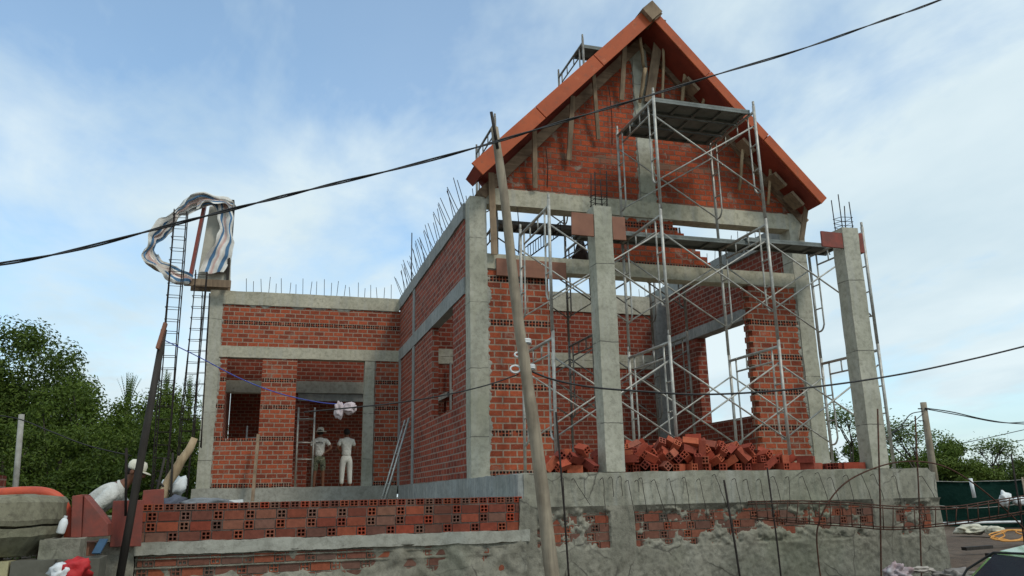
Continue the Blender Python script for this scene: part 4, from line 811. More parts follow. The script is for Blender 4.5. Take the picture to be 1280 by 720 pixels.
b=bmnew(); box(b,-1.80,-.92,WYF-.16,WYF-.10,5.70,5.85); part('yoke_board',b,M['wood'],fb)
b=bmnew(); box(b,-1.72,-.95,WYF+.32,WYF+.38,5.72,5.85); part('yoke_board',b,M['wood'],fb)
NTt=NT('striped tarpaulin'); uvn=NTt.n('ShaderNodeUVMap').outputs[0]; s_=NTt.sep(uvn); v_=s_[1]
stp=NTt.ramp(v_,[(0,(.74,.72,.66)),(.2,(.74,.72,.66)),(.22,(.10,.22,.38)),(.34,(.10,.22,.38)),(.36,(.78,.76,.70)),(.5,(.66,.40,.34)),(.6,(.78,.76,.70)),(.74,(.78,.76,.70)),(.76,(.10,.22,.38)),(.86,(.10,.22,.38)),(.88,(.74,.72,.66))])
stp=NTt.mix(NTt.ramp(NTt.noise(9,5),[(.4,.5),(.6,0)]),stp,NTt.mix(1.0,stp,(.7,.66,.62),'MULTIPLY')); M['tarp']=NTt.out(stp,NTt.bump(NTt.noise(14,4),.4,.01),.7)
def ribbon(pts,w0,wfun,nv=10,amp=.05,wdir=None):
    pts=spline(pts,7); nu=len(pts)-1; b=bmnew(); uv=b.loops.layers.uv.new('UVMap'); V=[]
    for i,p in enumerate(pts):
        d=(pts[min(i+1,nu)]-pts[max(i-1,0)]).normalized(); wd,n_=wfun(i/nu,d); row=[]
        for j in range(nv+1):
            s=(j/nv-.5); q=p+wd*s*w0*(.62+.5*math.sin(i*.23+1)**2)+n_*(.5*amp*math.sin(j*2.1+i*.25)); q+=noise.noise_vector(q*5)*amp*.6; row.append(b.verts.new(q))
        V.append(row)
    for i in range(nu):
        for j in range(nv):
            f=b.faces.new((V[i][j],V[i+1][j],V[i+1][j+1],V[i][j+1])); f.smooth=True
            for l,(a,c) in zip(f.loops,((i,j),(i+1,j),(i+1,j+1),(i,j+1))): l[uv].uv=(a/nu,c/nv)
    return b
tp_=thing('tarpaulin','white blue and pink striped tarpaulin blowing in a loop from the wing corner form','tarpaulin',(-1.3,16.8,7.3))
def wf(t,d):
    tw=.25+.75*math.sin(t*PI*1.0+.1)**2
    dn=Vector((-d.z,0,d.x)); w=(dn*math.cos(tw)+Vector((0,1,0))*math.sin(tw)).normalized(); return w,(Vector((0,1,0))*math.cos(tw)-dn*math.sin(tw))
loop=[fpx(x,y,dy) for x,y,dy in ((288,268,-.12),(272,252,-.2),(250,250,-.25),(228,262,-.3),(208,282,-.35),(190,304,-.4),(187,320,-.4),(200,331,-.35),(218,342,-.28),(238,349,-.2))]
part('tarp_loop',ribbon(loop,.36,wf,12,.10),M['tarp'],tp_)
def wf2(t,d): return Vector((1,0.15,0)),Vector((0,1,0))
drop_=[fpx(x,y,dy) for x,y,dy in ((270,254,-.14),(277,268,-.24),(280,288,-.2),(274,306,-.19),(262,322,-.2),(253,334,-.2))]
def wf3(t,d): return Vector((.1,.5,.85)).normalized(),Vector((0,1,0))
def pan(u,v):
    # sheet hung over the right half of the box, gathered towards its foot
    l=270-16*v*v+6*math.sin(v*5); r_=291-1*v-14*max(0,v-.75)*3; p=fpx(l+(r_-l)*u,254+86*v,-.16-.05*math.sin(u*9+v*3)); return p+noise.noise_vector(p*4)*.06
bpn=bmnew(); uvl=bpn.loops.layers.uv.new('UVMap'); GVV=[[bpn.verts.new(pan(i/12,j/22)) for j in range(23)] for i in range(13)]
for i in range(12):
    for j in range(22):
        f=bpn.faces.new((GVV[i][j],GVV[i+1][j],GVV[i+1][j+1],GVV[i][j+1])); f.smooth=True
        for l,(a,c_2) in zip(f.loops,((i,j),(i+1,j),(i+1,j+1),(i,j+1))): l[uvl].uv=(c_2/22,a/12)
part('tarp_drape',bpn,M['tarp'],tp_)
part('tarp_drape',ribbon([fpx(x,y,-.25) for x,y in ((246,256),(256,250),(268,249),(280,252),(291,258))],.25,wf3,8,.07),M['tarp'],tp_)
# ------------------------------------------------------------------ clutter at the left
wr=thing('concrete_ring','upper grey concrete well ring with reddish mud on its side','concrete ring',(-2.42,8.0,1.38))
b=bmnew(); Mx=Matrix.Translation((-2.46,8.05,0)); lathe(b,[(.72,1.375),(.80,1.385),(.815,1.42),(.80,1.56),(.76,1.605),(.6,1.62)],40,Mx,.02); part('ring_wall',b,M['mud'],wr)
for f in ():pass
wr2=thing('concrete_ring','lower grey concrete well ring tapering downwards','concrete ring',(-2.46,8.05,1.13))
b=bmnew(); lathe(b,[(.60,1.13),(.66,1.14),(.79,1.30),(.80,1.365),(.74,1.372)],40,Mx,.02); part('ring_wall',b,M['mud'],wr2)
blk=mat_island('aerated block',[(.22,.20,.13),(.13,.125,.10),(.17,.16,.12),(.11,.10,.08)],.9,12,.006)
i=0
names=['yellowish','grey','chipped grey','stained']
for r_ in range(4):
    for c in range(5):
        x=-3.0+c*.325+(.12 if r_%2 else 0); z=.0+.28*r_
        x1_=x+.31
        b=rb(x,x1_,7.5,7.85,z,z+.272,seg=.1,amp=.008,fr=5)
        solo('concrete_block',b,blk if not (r_==3 and c==2) else mat_plain('yellow aac block',(.44,.40,.22),(.34,.31,.18),9,.9,0,.4,.01),'grey concrete block in the stack under the well rings' if not (r_==3 and c==2) else 'yellowish block on top of the stack under the well rings','block','blocks stacked under the well rings')
hs=solo('orange_hose',tb(spline([pt(x,y,8.05) for x,y in ((-60,622),(0,617),(30,615),(55,616),(72,623),(83,640),(87,665),(86,690))],6),.047,12),mat_plain('orange hose',(.52,.09,.04),(.36,.06,.035),6,.5,0,.2,.004),'fat orange hose arching over the well rings','hose')
wf_=thing('wedge_form','red painted wedge shaped formwork box with a pale left panel','formwork',pt(112,665,7.9))
def poly3(pxs,y0,y1,mat,name,root):
    b=bmnew(); A=[b.verts.new(pt(x,y,y0)) for x,y in pxs]; C=[b.verts.new(pt(x,y,y0)+Vector((0,y1-y0,0))) for x,y in pxs]; b.faces.new(A); b.faces.new(C[::-1])
    for i in range(len(A)): b.faces.new((A[i],C[i],C[(i+1)%len(A)],A[(i+1)%len(A)]))
    bmesh.ops.recalc_face_normals(b,faces=b.faces); bmesh.ops.bevel(b,geom=b.edges[:],offset=.004,segments=1,affect='EDGES'); return part(name,b,mat,root)
poly3([(88,672),(101,672),(103,618),(90,620)],7.9,8.25,M['redboard'],'end_panel',wf_)
poly3([(102,672),(135,670),(135,655),(105,619)],7.93,8.22,M['redboard'],'slope_panel',wf_)
rb1=thing('formwork_board','scuffed red plywood form standing at the left end of the low wall','formwork board',pt(157,682,8.0))
poly3([(137,684),(176,683),(179,625),(141,626)],8.12,8.15,M['redboard'],'panel',rb1)
rb2=thing('formwork_board','small square red form panel behind the end of the low wall','formwork board',pt(190,630,8.4))
poly3([(176,640),(204,640),(205,611),(179,613)],8.46,8.49,M['redboard'],'panel',rb2)
# rough pier under the boards
solo('rubble_pier',rb(-1.62,-1.12,8.22,8.5,-.1,1.2,seg=.06,amp=.03,fr=4),M['mortar'],'rough mortar pier at the left end of the low wall','pier')
solo('red_formwork_box',rb(-1.85,-1.45,8.0,8.4,.75,1.22,seg=.15,amp=.02),M['ply'],'brown stained timber box below the red wedge form','box')
bt=thing('plastic_bottle','white plastic bottle standing beside the well rings','bottle',pt(77,668,7.75))
c=pt(75,667,7.75); b=bmnew(); lathe(b,[(.028,0),(.034,.01),(.034,.09),(.024,.115),(.012,.128)],14,Matrix.Translation(c)@Matrix.Rotation(.2,4,'Y')); part('body',b,M['whiteplastic'],bt,True)
b=bmnew(); lathe(b,[(.014,.128),(.014,.145)],12,Matrix.Translation(c)@Matrix.Rotation(.2,4,'Y')); part('cap',b,M['whiteplastic'],bt)
solo('support_block',rb(-1.75,-1.45,7.62,7.9,.75,1.262,seg=.08,amp=.02,fr=5),M['mortar'],'broken masonry lump under the white bottle','rubble')
b=bmnew(); blob(b,pt(92,712,7.3),(.11,.09,.08),3,.35,2.2,seed=4); solo('red_sack',b,mat_plain('red sack',(.50,.03,.03),(.42,.025,.03),6,.6,0,.4,.01),'bright red and white plastic sack at the bottom left','sack',smooth=True)
b=bmnew(); blob(b,pt(76,716,7.28),(.08,.08,.07),3,.35,2.4,seed=9); solo('white_sack',b,M['whiteplastic'],'white plastic bag beside the red sack','bag',smooth=True)
solo('rubble_heap',rb(-1.95,-1.3,7.05,7.6,-.1,.80,seg=.06,amp=.05,fr=4),M['mortar'],'grey rubble under the red sack','rubble')
b=bmnew(); bar(b,pt(120,692,7.6),pt(130,674,7.7),.07,.012); solo('blue_strip',b,mat_plain('blue plastic',(.04,.09,.15),(.03,.06,.10),6,.5),'blue plastic strip stuck below the red wedge form','plastic strip')
# log and bags behind the low wall
b=bmnew(); A=pt(204,618,9.2); C=pt(243,549,9.2); ps=[A.lerp(C,t)+noise.noise_vector(Vector((t*3,4,5)))*.03 for t in (0,.2,.4,.6,.8,1)]; tube(b,[A+(A-C)*.6]+ps,[.05,.052,.05,.052,.045,.042,.035],10)
lg=thing('tree_log','pale peeled log leaning up to the right behind the low wall','log',A); part('log_stem',b,M['palewood'],lg)
k_=pt(219,585,9.2); part('branch_stub',tb([k_,k_+Vector((.03,-.02,.12))],.014,6),M['palewood'],lg)
b=bmnew(); blob(b,pt(218,607,9.4),(.12,.1,.11),3,.3,1.6,seed=2); solo('white_sack',b,M['whiteplastic'],'white sack behind the crossed sticks left of the wing','sack',smooth=True)
b=bmnew(); blob(b,pt(215,630,9.0),(.12,.1,.075),3,.3,1.9,seed=5); solo('grey_sack',b,mat_plain('grey blue sack',(.10,.11,.14),(.06,.065,.085),5,.8,0,.4,.01),'dark grey blue sack resting behind the low wall','sack',smooth=True)
b=bmnew(); blob(b,pt(262,629,8.95),(.27,.14,.05),3,.25,1.7,seed=6); solo('cement_sack',b,mat_plain('dusty grey sack',(.20,.21,.22),(.11,.115,.12),5,.8,0,.5,.01),'dusty grey cement sack lying on the board behind the low wall','sack',smooth=True)
b=bmnew(); bar(b,pt(238,631,8.98),pt(304,626,8.98),.2,.03,(0,0,1)); solo('white_board',b,M['whiteplastic'],'dirty white board behind the top of the low wall','board')
b=bmnew(); blob(b,pt(317,631,8.95),(.13,.1,.035),3,.25,2,seed=7); solo('mortar_heap',b,M['mortar'],'small grey mortar heap behind the low wall','mortar heap',smooth=True)
solo('earth_bank',rb(-1.9,2.5,8.62,9.2,.0,1.42,seg=.3,amp=.01),M['mortar'],'earth bank retained behind the low brick wall','earth bank')
for i_,(a,c,lb) in enumerate((((190,640),(206,572),'thin dark stick left of the log'),((213,640),(216,566),'thin dark stick right of the log'),((195,600),(243,640),'crossed thin stick under the log'))):
    solo('thin_stick',tb([pt(*a,9.05+i_*.05),pt(*c,9.1+i_*.05)],.012,6),M['darkwood'],lb,'stick')
b=bmnew(); tube(b,[pt(157,645,7.95),pt(158,560,7.95)],.012,6); solo('thin_stick',b,M['darkrust'],'thin upright bar left of the black post','bar')
# white post at far left
solo('thin_post',tb([pt(15,660,15),pt(27,518,15)],.045,8),mat_plain('bleached post',(.36,.35,.31),(.24,.23,.20),8),'bleached thin post before the trees at the far left','post')
b=rb(-4.2,-3.22,11.5,12.0,.0,1.90,seg=.3,amp=.01); solo('brick_stack',b,M['brick_back'],'stack of red bricks behind the orange hose','brick stack')
# ------------------------------------------------------------------ people
def skin(name,V,E,mat,root,sub=2,smooth=True,Mx=None):
    """V: list of (x,y,z,r); E: edges; one continuous surface"""
    me=bpy.data.meshes.new(name); b=bmnew(); sl=b.verts.layers.skin.verify(); vs=[]
    for k,(x,y,z,r_) in enumerate(V):
        v=b.verts.new((Mx@Vector((x,y,z))) if Mx else (x,y,z)); q=r_ if isinstance(r_,tuple) else (r_,r_); v[sl].radius=q; v[sl].use_root=(k==0); vs.append(v)
    for a,c in E: b.edges.new((vs[a],vs[c]))
    b.to_mesh(me); b.free(); me.materials.append(mat)
    o=bpy.data.objects.new(name,me); COL.objects.link(o); o.parent=root
    s=o.modifiers.new('skin','SKIN'); s.use_smooth_shade=True
    u=o.modifiers.new('sub','SUBSURF'); u.levels=sub; u.render_levels=sub
    return o
def chain(V,E,start,pts):
    k=start
    for p in pts: V.append(p); E.append((k,len(V)-1)); k=len(V)-1
    return k
SKIN=mat_plain('tanned skin',(.17,.075,.042),(.12,.05,.03),20,.55,0,.1,.001)
HAIR=mat_plain('black hair',(.012,.010,.009),(.02,.016,.014),60,.6,0,.5,.003)
def hand(V,E,w,d,side,s=1.0):
    """palm, four bent fingers of different length and a thumb leaving the side"""
    d=Vector(d).normalized(); p=Vector(V[w][:3]); t=d.cross(Vector((0,0,1))); t=t.normalized() if t.length>.1 else Vector((1,0,0)); n=d.cross(t)
    pm=p+d*.05; k=chain(V,E,w,[(*pm,(.028,.02))])
    for i,L in enumerate((.058,.07,.066,.05)):
        o=t*(.028-.019*i); a=pm+d*.03+o; bb=a+d*L*.5+n*.008; c=bb+d*L*.4+n*.022; chain(V,E,k,[(*a,.0095),(*bb,.009),(*c,.007)])
    a=p+d*.02+t*.03*side; chain(V,E,w,[(*a,.011),(*(a+d*.03+t*.018*side),.010),(*(a+d*.052+t*.016*side+n*.01),.008)])
def face(root,c,fwd,upv,s=1.0):
    f=Vector(fwd).normalized(); u=Vector(upv).normalized(); l=u.cross(f).normalized(); c=Vector(c)
    for sx in (-1,1):
        b=bmnew(); blob(b,c+f*.088*s+l*.032*sx*s+u*.005,(.012,.012,.008),2,0); lp_=lpart('eye',b,HAIR,root)
        b=bmnew(); blob(b,c+l*.083*sx*s-f*.005-u*.005,(.012,.022,.032),2,.1,M=Matrix((l,f,u)).transposed().to_4x4()); lpart('ear',b,SKIN,root,True)
    b=bmnew(); 
    Mx=Matrix((l,f,u)).transposed().to_4x4()
    blob(b,c+f*.102*s-u*.015,(.013,.022,.024),2,.05,M=Mx); lpart('nose',b,SKIN,root,True)
    b=bmnew(); blob(b,c+f*.088*s-u*.05,(.024,.009,.006),2,.0,M=Mx); lpart('mouth',b,mat_plain('lips',(.12,.035,.03),(.10,.03,.025)),root,True)
def stander(loc,label,rz,arms,shirt,trou,shorts,hat):
    t=thing('person',label,'person',loc,rz=rz); t.scale=(.95,.95,.95)
    V=[(0,0,.90,(.10,.075))];E=[]
    n=chain(V,E,0,[(0,.01,1.05,(.095,.065)),(0,.015,1.20,(.105,.07)),(0,.0,1.33,(.09,.055)),(0,.0,1.40,.05),(0,.015,1.46,.052)])
    ch=3
    chain(V,E,n,[(0,.03,1.53,(.072,.085)),(0,.03,1.60,(.062,.075))])
    for s,a in zip((-1,1),arms):
        k=chain(V,E,ch,[(s*.16,0,1.335,.058)]); k=chain(V,E,k,[(*a[0],.04),(*a[1],.024)]); hand(V,E,k,Vector(a[1])-Vector(a[0]),1)
    for s in (-1,1):
        chain(V,E,0,[(s*.09,0,.82,.088),(s*.11,.01,.46,.056),(s*.12,-.01,.08,.036),(s*.125,.01,.045,.036),(s*.14,.12,.03,.03)])
    skin('body',V,E,SKIN,t,2)
    V=[(0,0,.84,(.150,.12))];E=[]; chain(V,E,0,[(0,.01,1.02,(.14,.11)),(0,.015,1.20,(.158,.108)),(0,0,1.33,(.145,.10)),(0,0,1.40,(.085,.08)),(0,0,1.43,(.062,.06))])
    for s,a in zip((-1,1),arms):
        k=chain(V,E,3,[(s*.17,0,1.33,.07)]); e=Vector((s*.17,0,1.33)).lerp(Vector(a[0]),.75); chain(V,E,k,[(*e,.062)])
    skin('shirt',V,E,shirt,t,2)
    V=[(0,0,.98,(.115,.09))];E=[]; hp_=chain(V,E,0,[(0,0,.90,(.13,.105))])
    for s in (-1,1):
        chain(V,E,hp_,[(s*.09,0,.80,.10),(s*.11,.01,.47,.078)]+([] if shorts else [(s*.12,-.01,.12,.058)]))
    skin('shorts' if shorts else 'trousers',V,E,trou,t,2)
    if hat:
        b=bmnew(); lathe(b,[(.165,1.575),(.16,1.59),(.10,1.60),(.098,1.66),(.07,1.70),(.02,1.71)],24,Matrix.Translation((0,.03,0)),.012); lpart('hat',b,hat,t,True)
    b=bmnew(); blob(b,(0,.012,1.575),(.088,.098,.098),3,.08); lpart('hair',b,HAIR,t,True)
    face(t,(0,.03,1.53),(0,1,0),(0,0,1)); return t
WS=mat_plain('white work shirt',(.58,.575,.53),(.42,.41,.37),7,.9,0,1.0,.035,16)
NC=NT('camouflage cloth'); cf=NC.noise(9,3); M['camo']=NC.out(NC.ramp(cf,[(.42,(.07,.08,.05)),(.45,(.20,.19,.13)),(.5,(.05,.06,.04)),(.56,(.16,.17,.11)),(.6,(.03,.03,.025))]),None,.9)
NC.t.nodes['Color Ramp'].color_ramp.interpolation='CONSTANT'
w1=stander((*pt(398,600,22.2).xy,GZ),'worker in white hat and camouflage shorts seen from behind in the doorway',R(-8),[((-.24,-.03,1.10),(-.23,.06,.88)),((.33,-.04,1.13),(.17,-.08,1.00))],WS,M['camo'],True,mat_plain('straw white hat',(.66,.62,.52),(.55,.5,.42),12,.9,0,.5,.006))
# dark printed mark across the shoulders of the first shirt
b=bmnew()
for k in range(5): box(b,-.09+k*.04,-.065+k*.04,-.112,-.106,1.255+.01*math.sin(k),1.285+.01*math.sin(k))
lpart('shirt_print',b,HAIR,w1)
stander((*pt(432,600,22.2).xy,GZ),'bareheaded dark haired worker in white trousers seen from behind in the doorway',R(12),[((-.27,.0,1.12),(-.13,.12,1.0)),((.24,.02,1.12),(.10,.16,1.02))],WS,mat_plain('pale trousers',(.56,.55,.50),(.46,.45,.41),9,.85,0,.4,.008),False,None)
# bending worker at the left, facing right
t=thing('person','worker in cream cap and white shirt bending over behind the low wall','person',(-1.66,9.45,.8))
V=[(-.16,0,.62,(.10,.09))];E=[]
c_=chain(V,E,0,[(-.02,0,.72,(.10,.085)),(.10,0,.82,(.105,.085))])
n=chain(V,E,c_,[(.19,0,.90,(.09,.085)),(.25,-.01,.955,.048),(.275,-.01,.985,.05)])
chain(V,E,n,[(.315,-.015,1.035,(.075,.07)),(.325,-.015,1.10,(.065,.062))])
k=chain(V,E,c_+0,[(.13,-.19,.83,.055)]); k=chain(V,E,k,[(-.06,-.25,.64,.042),(.06,-.28,.47,.026)]); hand(V,E,k,(.6,-.1,-.6),1)
k=chain(V,E,c_+0,[(.13,.19,.83,.055)]); k=chain(V,E,k,[(.30,.22,.60,.04),(.42,.16,.44,.026)]); hand(V,E,k,(.6,-.1,-.5),-1)
for s in (-1,1): chain(V,E,0,[(-.14,s*.09,.56,.088),(.12,s*.12,.36,.058),(-.06,s*.12,.07,.038),(-.04,s*.12,.04,.036),(.07,s*.13,.03,.03)])
skin('body',V,E,SKIN,t,2)
V=[(-.24,0,.55,(.15,.14))];E=[]; c_=chain(V,E,0,[(-.12,0,.66,(.145,.13)),(-.01,0,.75,(.145,.135)),(.10,0,.83,(.14,.125))]); chain(V,E,c_,[(.19,0,.895,(.115,.11)),(.235,0,.93,(.075,.075))])
k=chain(V,E,c_,[(.12,-.15,.83,.085),(.11,-.205,.80,.075)]); chain(V,E,k,[(-.06,-.26,.64,.062),(.04,-.285,.50,.05)])
k=chain(V,E,c_,[(.12,.15,.83,.085),(.14,.205,.80,.075)]); chain(V,E,k,[(.30,.23,.60,.06),(.40,.17,.47,.048)])
skin('shirt',V,E,WS,t,2)
V=[(-.17,0,.58,(.13,.115))];E=[]
for s in (-1,1): chain(V,E,0,[(-.14,s*.09,.54,.10),(.12,s*.12,.36,.078),(-.05,s*.12,.10,.058)])
skin('trousers',V,E,mat_plain('dark blue trousers',(.02,.025,.045),(.03,.035,.06),9,.9),t,2)
hc=Vector((.32,-.015,1.055)); f_=Vector((.92,-.22,-.30)).normalized(); u_=(Vector((.25,0,1))-f_*Vector((.25,0,1)).dot(f_)).normalized(); l_=u_.cross(f_)
face(t,hc,f_,u_,.95)
MH=Matrix((l_,f_,u_)).transposed().to_4x4(); MH.translation=hc
b=bmnew(); blob(b,hc-f_*.045+u_*.015,(.078,.07,.075),3,.06,M=MH.to_3x3().to_4x4()); lpart('hair',b,HAIR,t,True)
b=bmnew(); lathe(b,[(.094,.02),(.098,.04),(.096,.08),(.075,.112),(.03,.125)],24,MH,.006); cap=lpart('cap',b,mat_plain('cream cap',(.66,.62,.50),(.55,.51,.41),15,.85,0,.4,.004),t,True)
b=bmnew(); vs=[]
for k in range(13):
    a=PI*k/12; vs.append((.082*math.cos(a),.075+.085*math.sin(a)))
vs=[(.085,.04)]+vs+[(-.085,.04)]
A=[b.verts.new(MH@Vector((x,y,.028-.12*(y-.06)**1))) for x,y in vs]; C=[b.verts.new(MH@Vector((x,y,.020-.12*(y-.06)))) for x,y in vs]
b.faces.new(A); b.faces.new(C[::-1])
for i in range(len(A)): b.faces.new((A[i],C[i],C[(i+1)%len(A)],A[(i+1)%len(A)]))
bmesh.ops.recalc_face_normals(b,faces=b.faces); lpart('cap_brim',b,bpy.data.materials['cream cap'],t)
# ------------------------------------------------------------------ ground
NG=NT('bare site earth'); f=NG.noise(.35,8,.65); g=NG.noise(6,8,.7); c=NG.mix(NG.ramp(f,[(.35,0),(.65,1)]),(.095,.062,.042),(.15,.11,.078)); c=NG.mix(NG.ramp(g,[(.35,.7),(.55,0)]),c,(.055,.042,.032))
M['earth']=NG.out(c,NG.bump(NG.math('ADD',f,g),.8,.05),.95)
b=bmnew()
nx=90
def gh(x,y):
    r_=math.hypot(x,y); 
    return (.12*noise.noise(Vector((x*.25,y*.25,0)))+.05*noise.noise(Vector((x*.9,y*.9,3)))) *(1 if r_<60 else 0) -.03+.5*max(0,min(1,(x-8.2)/1.6))
rad=[0,1,2,3,4,5,6,7,8,9,10,11,12,13,14,15,16,18,20,22,25,28,32,38,46,60,90,150,300,700,1500]
V=[[b.verts.new((r_*math.cos(2*PI*k/nx),r_*math.sin(2*PI*k/nx),gh(r_*math.cos(2*PI*k/nx),r_*math.sin(2*PI*k/nx)))) for k in range(nx)] for r_ in rad[1:]]
c0=b.verts.new((0,0,0))
for k in range(nx): b.faces.new((c0,V[0][k],V[0][(k+1)%nx]))
for A,C in zip(V,V[1:]):
    for k in range(nx): b.faces.new((A[k],C[k],C[(k+1)%nx],A[(k+1)%nx]))
solo('ground',b,M['earth'],None,None,kind='structure',smooth=True)
b=bmnew(); blob(b,(6.9,7.2,-.12),(1.6,.75,.68),4,.14,2.0,seed=1); solo('spoil_heap',b,M['earth'],'heap of dug earth against the foot of the plinth at the right','earth heap',smooth=True)
b=bmnew(); blob(b,pt(1195,722,7.3),(.26,.16,.07),4,.45,2.4,seed=12)
solo('grey_sheet',b,mat_plain('muddy plastic sheet',(.24,.22,.20),(.15,.13,.11),6,.7,0,.5,.02),'muddy grey plastic sheet crumpled at the lower right foot of the plinth','plastic sheet',smooth=True)
b=bmnew(); blob(b,pt(1152,712,7.3),(.15,.06,.03),4,.3,2.0,seed=18); solo('pale_sheet',b,mat_plain('pale sheet',(.42,.38,.33),(.32,.28,.24),6,.7,0,.5,.02),'pale rolled sheet left of the muddy sheet below the plinth','plastic sheet',smooth=True)
b=bmnew(); blob(b,pt(1122,716,7.3),(.13,.09,.09),4,.4,2.3,seed=15); solo('plastic_bag',b,mat_plain('thin white bag',(.40,.38,.39),(.30,.20,.20),4,.4,0,.4,.01),'thin white bag with reddish contents at the foot of the plinth','bag',smooth=True)
for i,(x,y,dx) in enumerate(((1235,693,60),(1262,698,40))):
    b=bmnew(); p=ptz(1205+i*30,686+i*8,.58); bar(b,p,p+Vector((.55,.02,.01)),.10,.05); solo('dark_plank',b,M['darkwood'],('dark plank lying on the earth right of the plinth','short dark board on the earth near the yellow rope')[i],'plank')
# right side: net fence, pipe, sacks, rope, plastic
NN=NT('green shade net'); fz=NN.noise(1.3,5); cc=NN.mix(NN.ramp(fz,[(.3,0),(.7,1)]),(.006,.040,.028),(.012,.062,.044)); M['net']=NN.out(cc,NN.bump(NN.noise(2.5,4),.8,.05),.75)
F0=pt(1150,600,18.2); F1=Vector((26,10.5,1.72))
fn=thing('net_fence','dark green shade net fence sagging between posts at the right','fence',(F0.x,F0.y,0))
def netf(u,v):
    p=F0.lerp(F1,u); top=1.68-.07*math.sin(u*PI*5)**2; z=top*v+.3*(1-v); return Vector((p.x,p.y,z))+Vector((.05,.12,0))*math.sin(u*40+v*2)*.4*(1-v*.5)+noise.noise_vector(Vector((u*14,v*3,0)))*.07
part('net',cloth(netf,80,10,.006),M['net'],fn)
d=(F1-F0)
for k in range(6):
    p=F0+d*(k*.2); part('fence_post',tb([(p.x,p.y,-.1),(p.x,p.y,1.72)],.025,7),M['greywood'],fn)
part('top_wire',tb([netf(k/40,1.0)+Vector((0,-.01,.01)) for k in range(41)],.008,5),M['steel'],fn)
part('middle_wire',tb([netf(k/40,.52)+Vector((0,-.06,.0)) for k in range(41)],.008,5),M['steel'],fn)
solo('white_pipe_stub',tb([pt(1213,598,17.0),pt(1218,622,17.0)],.045,10),M['whiteplastic'],'short white pipe standing up against the green net','pipe')
b=bmnew(); blob(b,pt(1256,624,16.2),(.14,.12,.16),3,.35,2,seed=3); solo('white_bundle',b,M['whiteplastic'],'small white bundle hanging before the green net','bundle',smooth=True)
b=bmnew(); blob(b,pt(1274,626,16.2),(.22,.10,.09),3,.35,2,seed=5); solo('white_bundle',b,M['whiteplastic'],'flat white bundle right of the small one before the net','bundle',smooth=True)
def tr(u,v):
    x0=ptz(1150,652,.62); p=x0+Vector((u*7.5,-u*2.6+v*.9,(.36-.0)*math.sin(v*PI*.5)+.02)); p.z=.56+.34*v+.05*math.sin(u*30)*v; return p+noise.noise_vector(p*2.5)*.07
solo('black_tarpaulin',cloth(tr,50,8,.01),mat_plain('grey black sheet',(.11,.12,.125),(.05,.052,.055),3,.5,0,.6,.04),'grey black plastic sheet banked up below the green net','tarpaulin')
solo('white_pipe',tb([ptz(1150,655,.62),ptz(1230,653,.62),ptz(1290,652,.60),ptz(1400,652,.60)],.032,8),M['whiteplastic'],'long white pipe lying along the foot of the black sheet','pipe')
b=bmnew(); blob(b,ptz(1218,662,.62),(.42,.2,.10),4,.25,2,seed=6); blob(b,ptz(1243,663,.61),(.2,.15,.09),3,.25,2,seed=9); solo('cream_sack',b,mat_plain('cream woven sack',(.58,.54,.40),(.44,.43,.36),3,.7,0,.5,.02),'cream plastic sack lying on the earth below the white pipe','sack',smooth=True)
random.seed(14); ps=[]
for k in range(46):
    a=k*.55; r_=.27+.13*math.sin(k*1.3); c=ptz(1266,676,.60); ps.append(c+Vector((r_*1.15*math.cos(a)+.05*math.sin(k),r_*.5*math.sin(a),.09+.16*math.sin(a*.5+1)**2)))
solo('yellow_rope',tb(spline([p-Vector((0,0,.08)) for p in ps],4),.013,6),mat_plain('orange yellow rope',(.62,.30,.07),(.5,.22,.05),10,.6),'tangled orange yellow rope coil at the right edge','rope')
# parked car corner
cr=thing('parked_car','bright green compact car with dark rear glass at the bottom right corner','car',(3.30,2.22,0),rz=R(-17)); cr.scale=(.9,.9,.885)
GP=mat_plain('green car paint',(.16,.42,.08),(.15,.40,.075),3,.25,0,.0,.001); GP.node_tree.nodes['Principled BSDF'].inputs['Coat Weight'].default_value=.6
GL=mat_plain('dark car glass',(.02,.025,.035),(.025,.03,.04),3,.06); RBR=mat_plain('black rubber',(.015,.015,.015),(.02,.02,.02),6,.7)
prof=[(-.45,.25),(-.5,.55),(-.46,.85),(3.1,.80),(3.3,.6),(3.35,.25)]
b=bmnew(); prism(b,prof,0,1.62); bmesh.ops.bevel(b,geom=b.edges[:],offset=.05,segments=3,affect='EDGES'); lpart('body',b,GP,cr,True)
rp=[(-.46,.84),(-.30,1.12),(-.02,1.36),(.35,1.435),(1.2,1.43),(1.75,1.30),(2.35,.84)]
b=bmnew(); prism(b,rp,.07,1.55); bmesh.ops.bevel(b,geom=b.edges[:],offset=.045,segments=3,affect='EDGES'); lpart('cabin',b,GP,cr,True)
b=bmnew(); A=[(-.44,.90),(-.30,1.13),(-.05,1.345)]
for (x0,z0),(x1,z1) in zip(A,A[1:]):
    box(b,x0-.012,x0,0,.01,0,.001) if False else None
    n_=Vector((-(z1-z0),0,x1-x0)).normalized()*.018
    q=[(x0,z0),(x1,z1)]
    vs=[b.verts.new((x+n_.x,y,z+n_.z)) for x,z in q for y in (.2,1.42)]; b.faces.new((vs[0],vs[1],vs[3],vs[2]))
lpart('rear_window',b,GL,cr,True)
b=bmnew(); tube(b,spline([(-.47,.19,.89),(-.33,.19,1.14),(-.06,.19,1.365),(-.06,1.43,1.365),(-.33,1.43,1.14),(-.47,1.43,.89),(-.47,.19,.89)],2),.007,6); lpart('window_seal',b,RBR,cr,True)
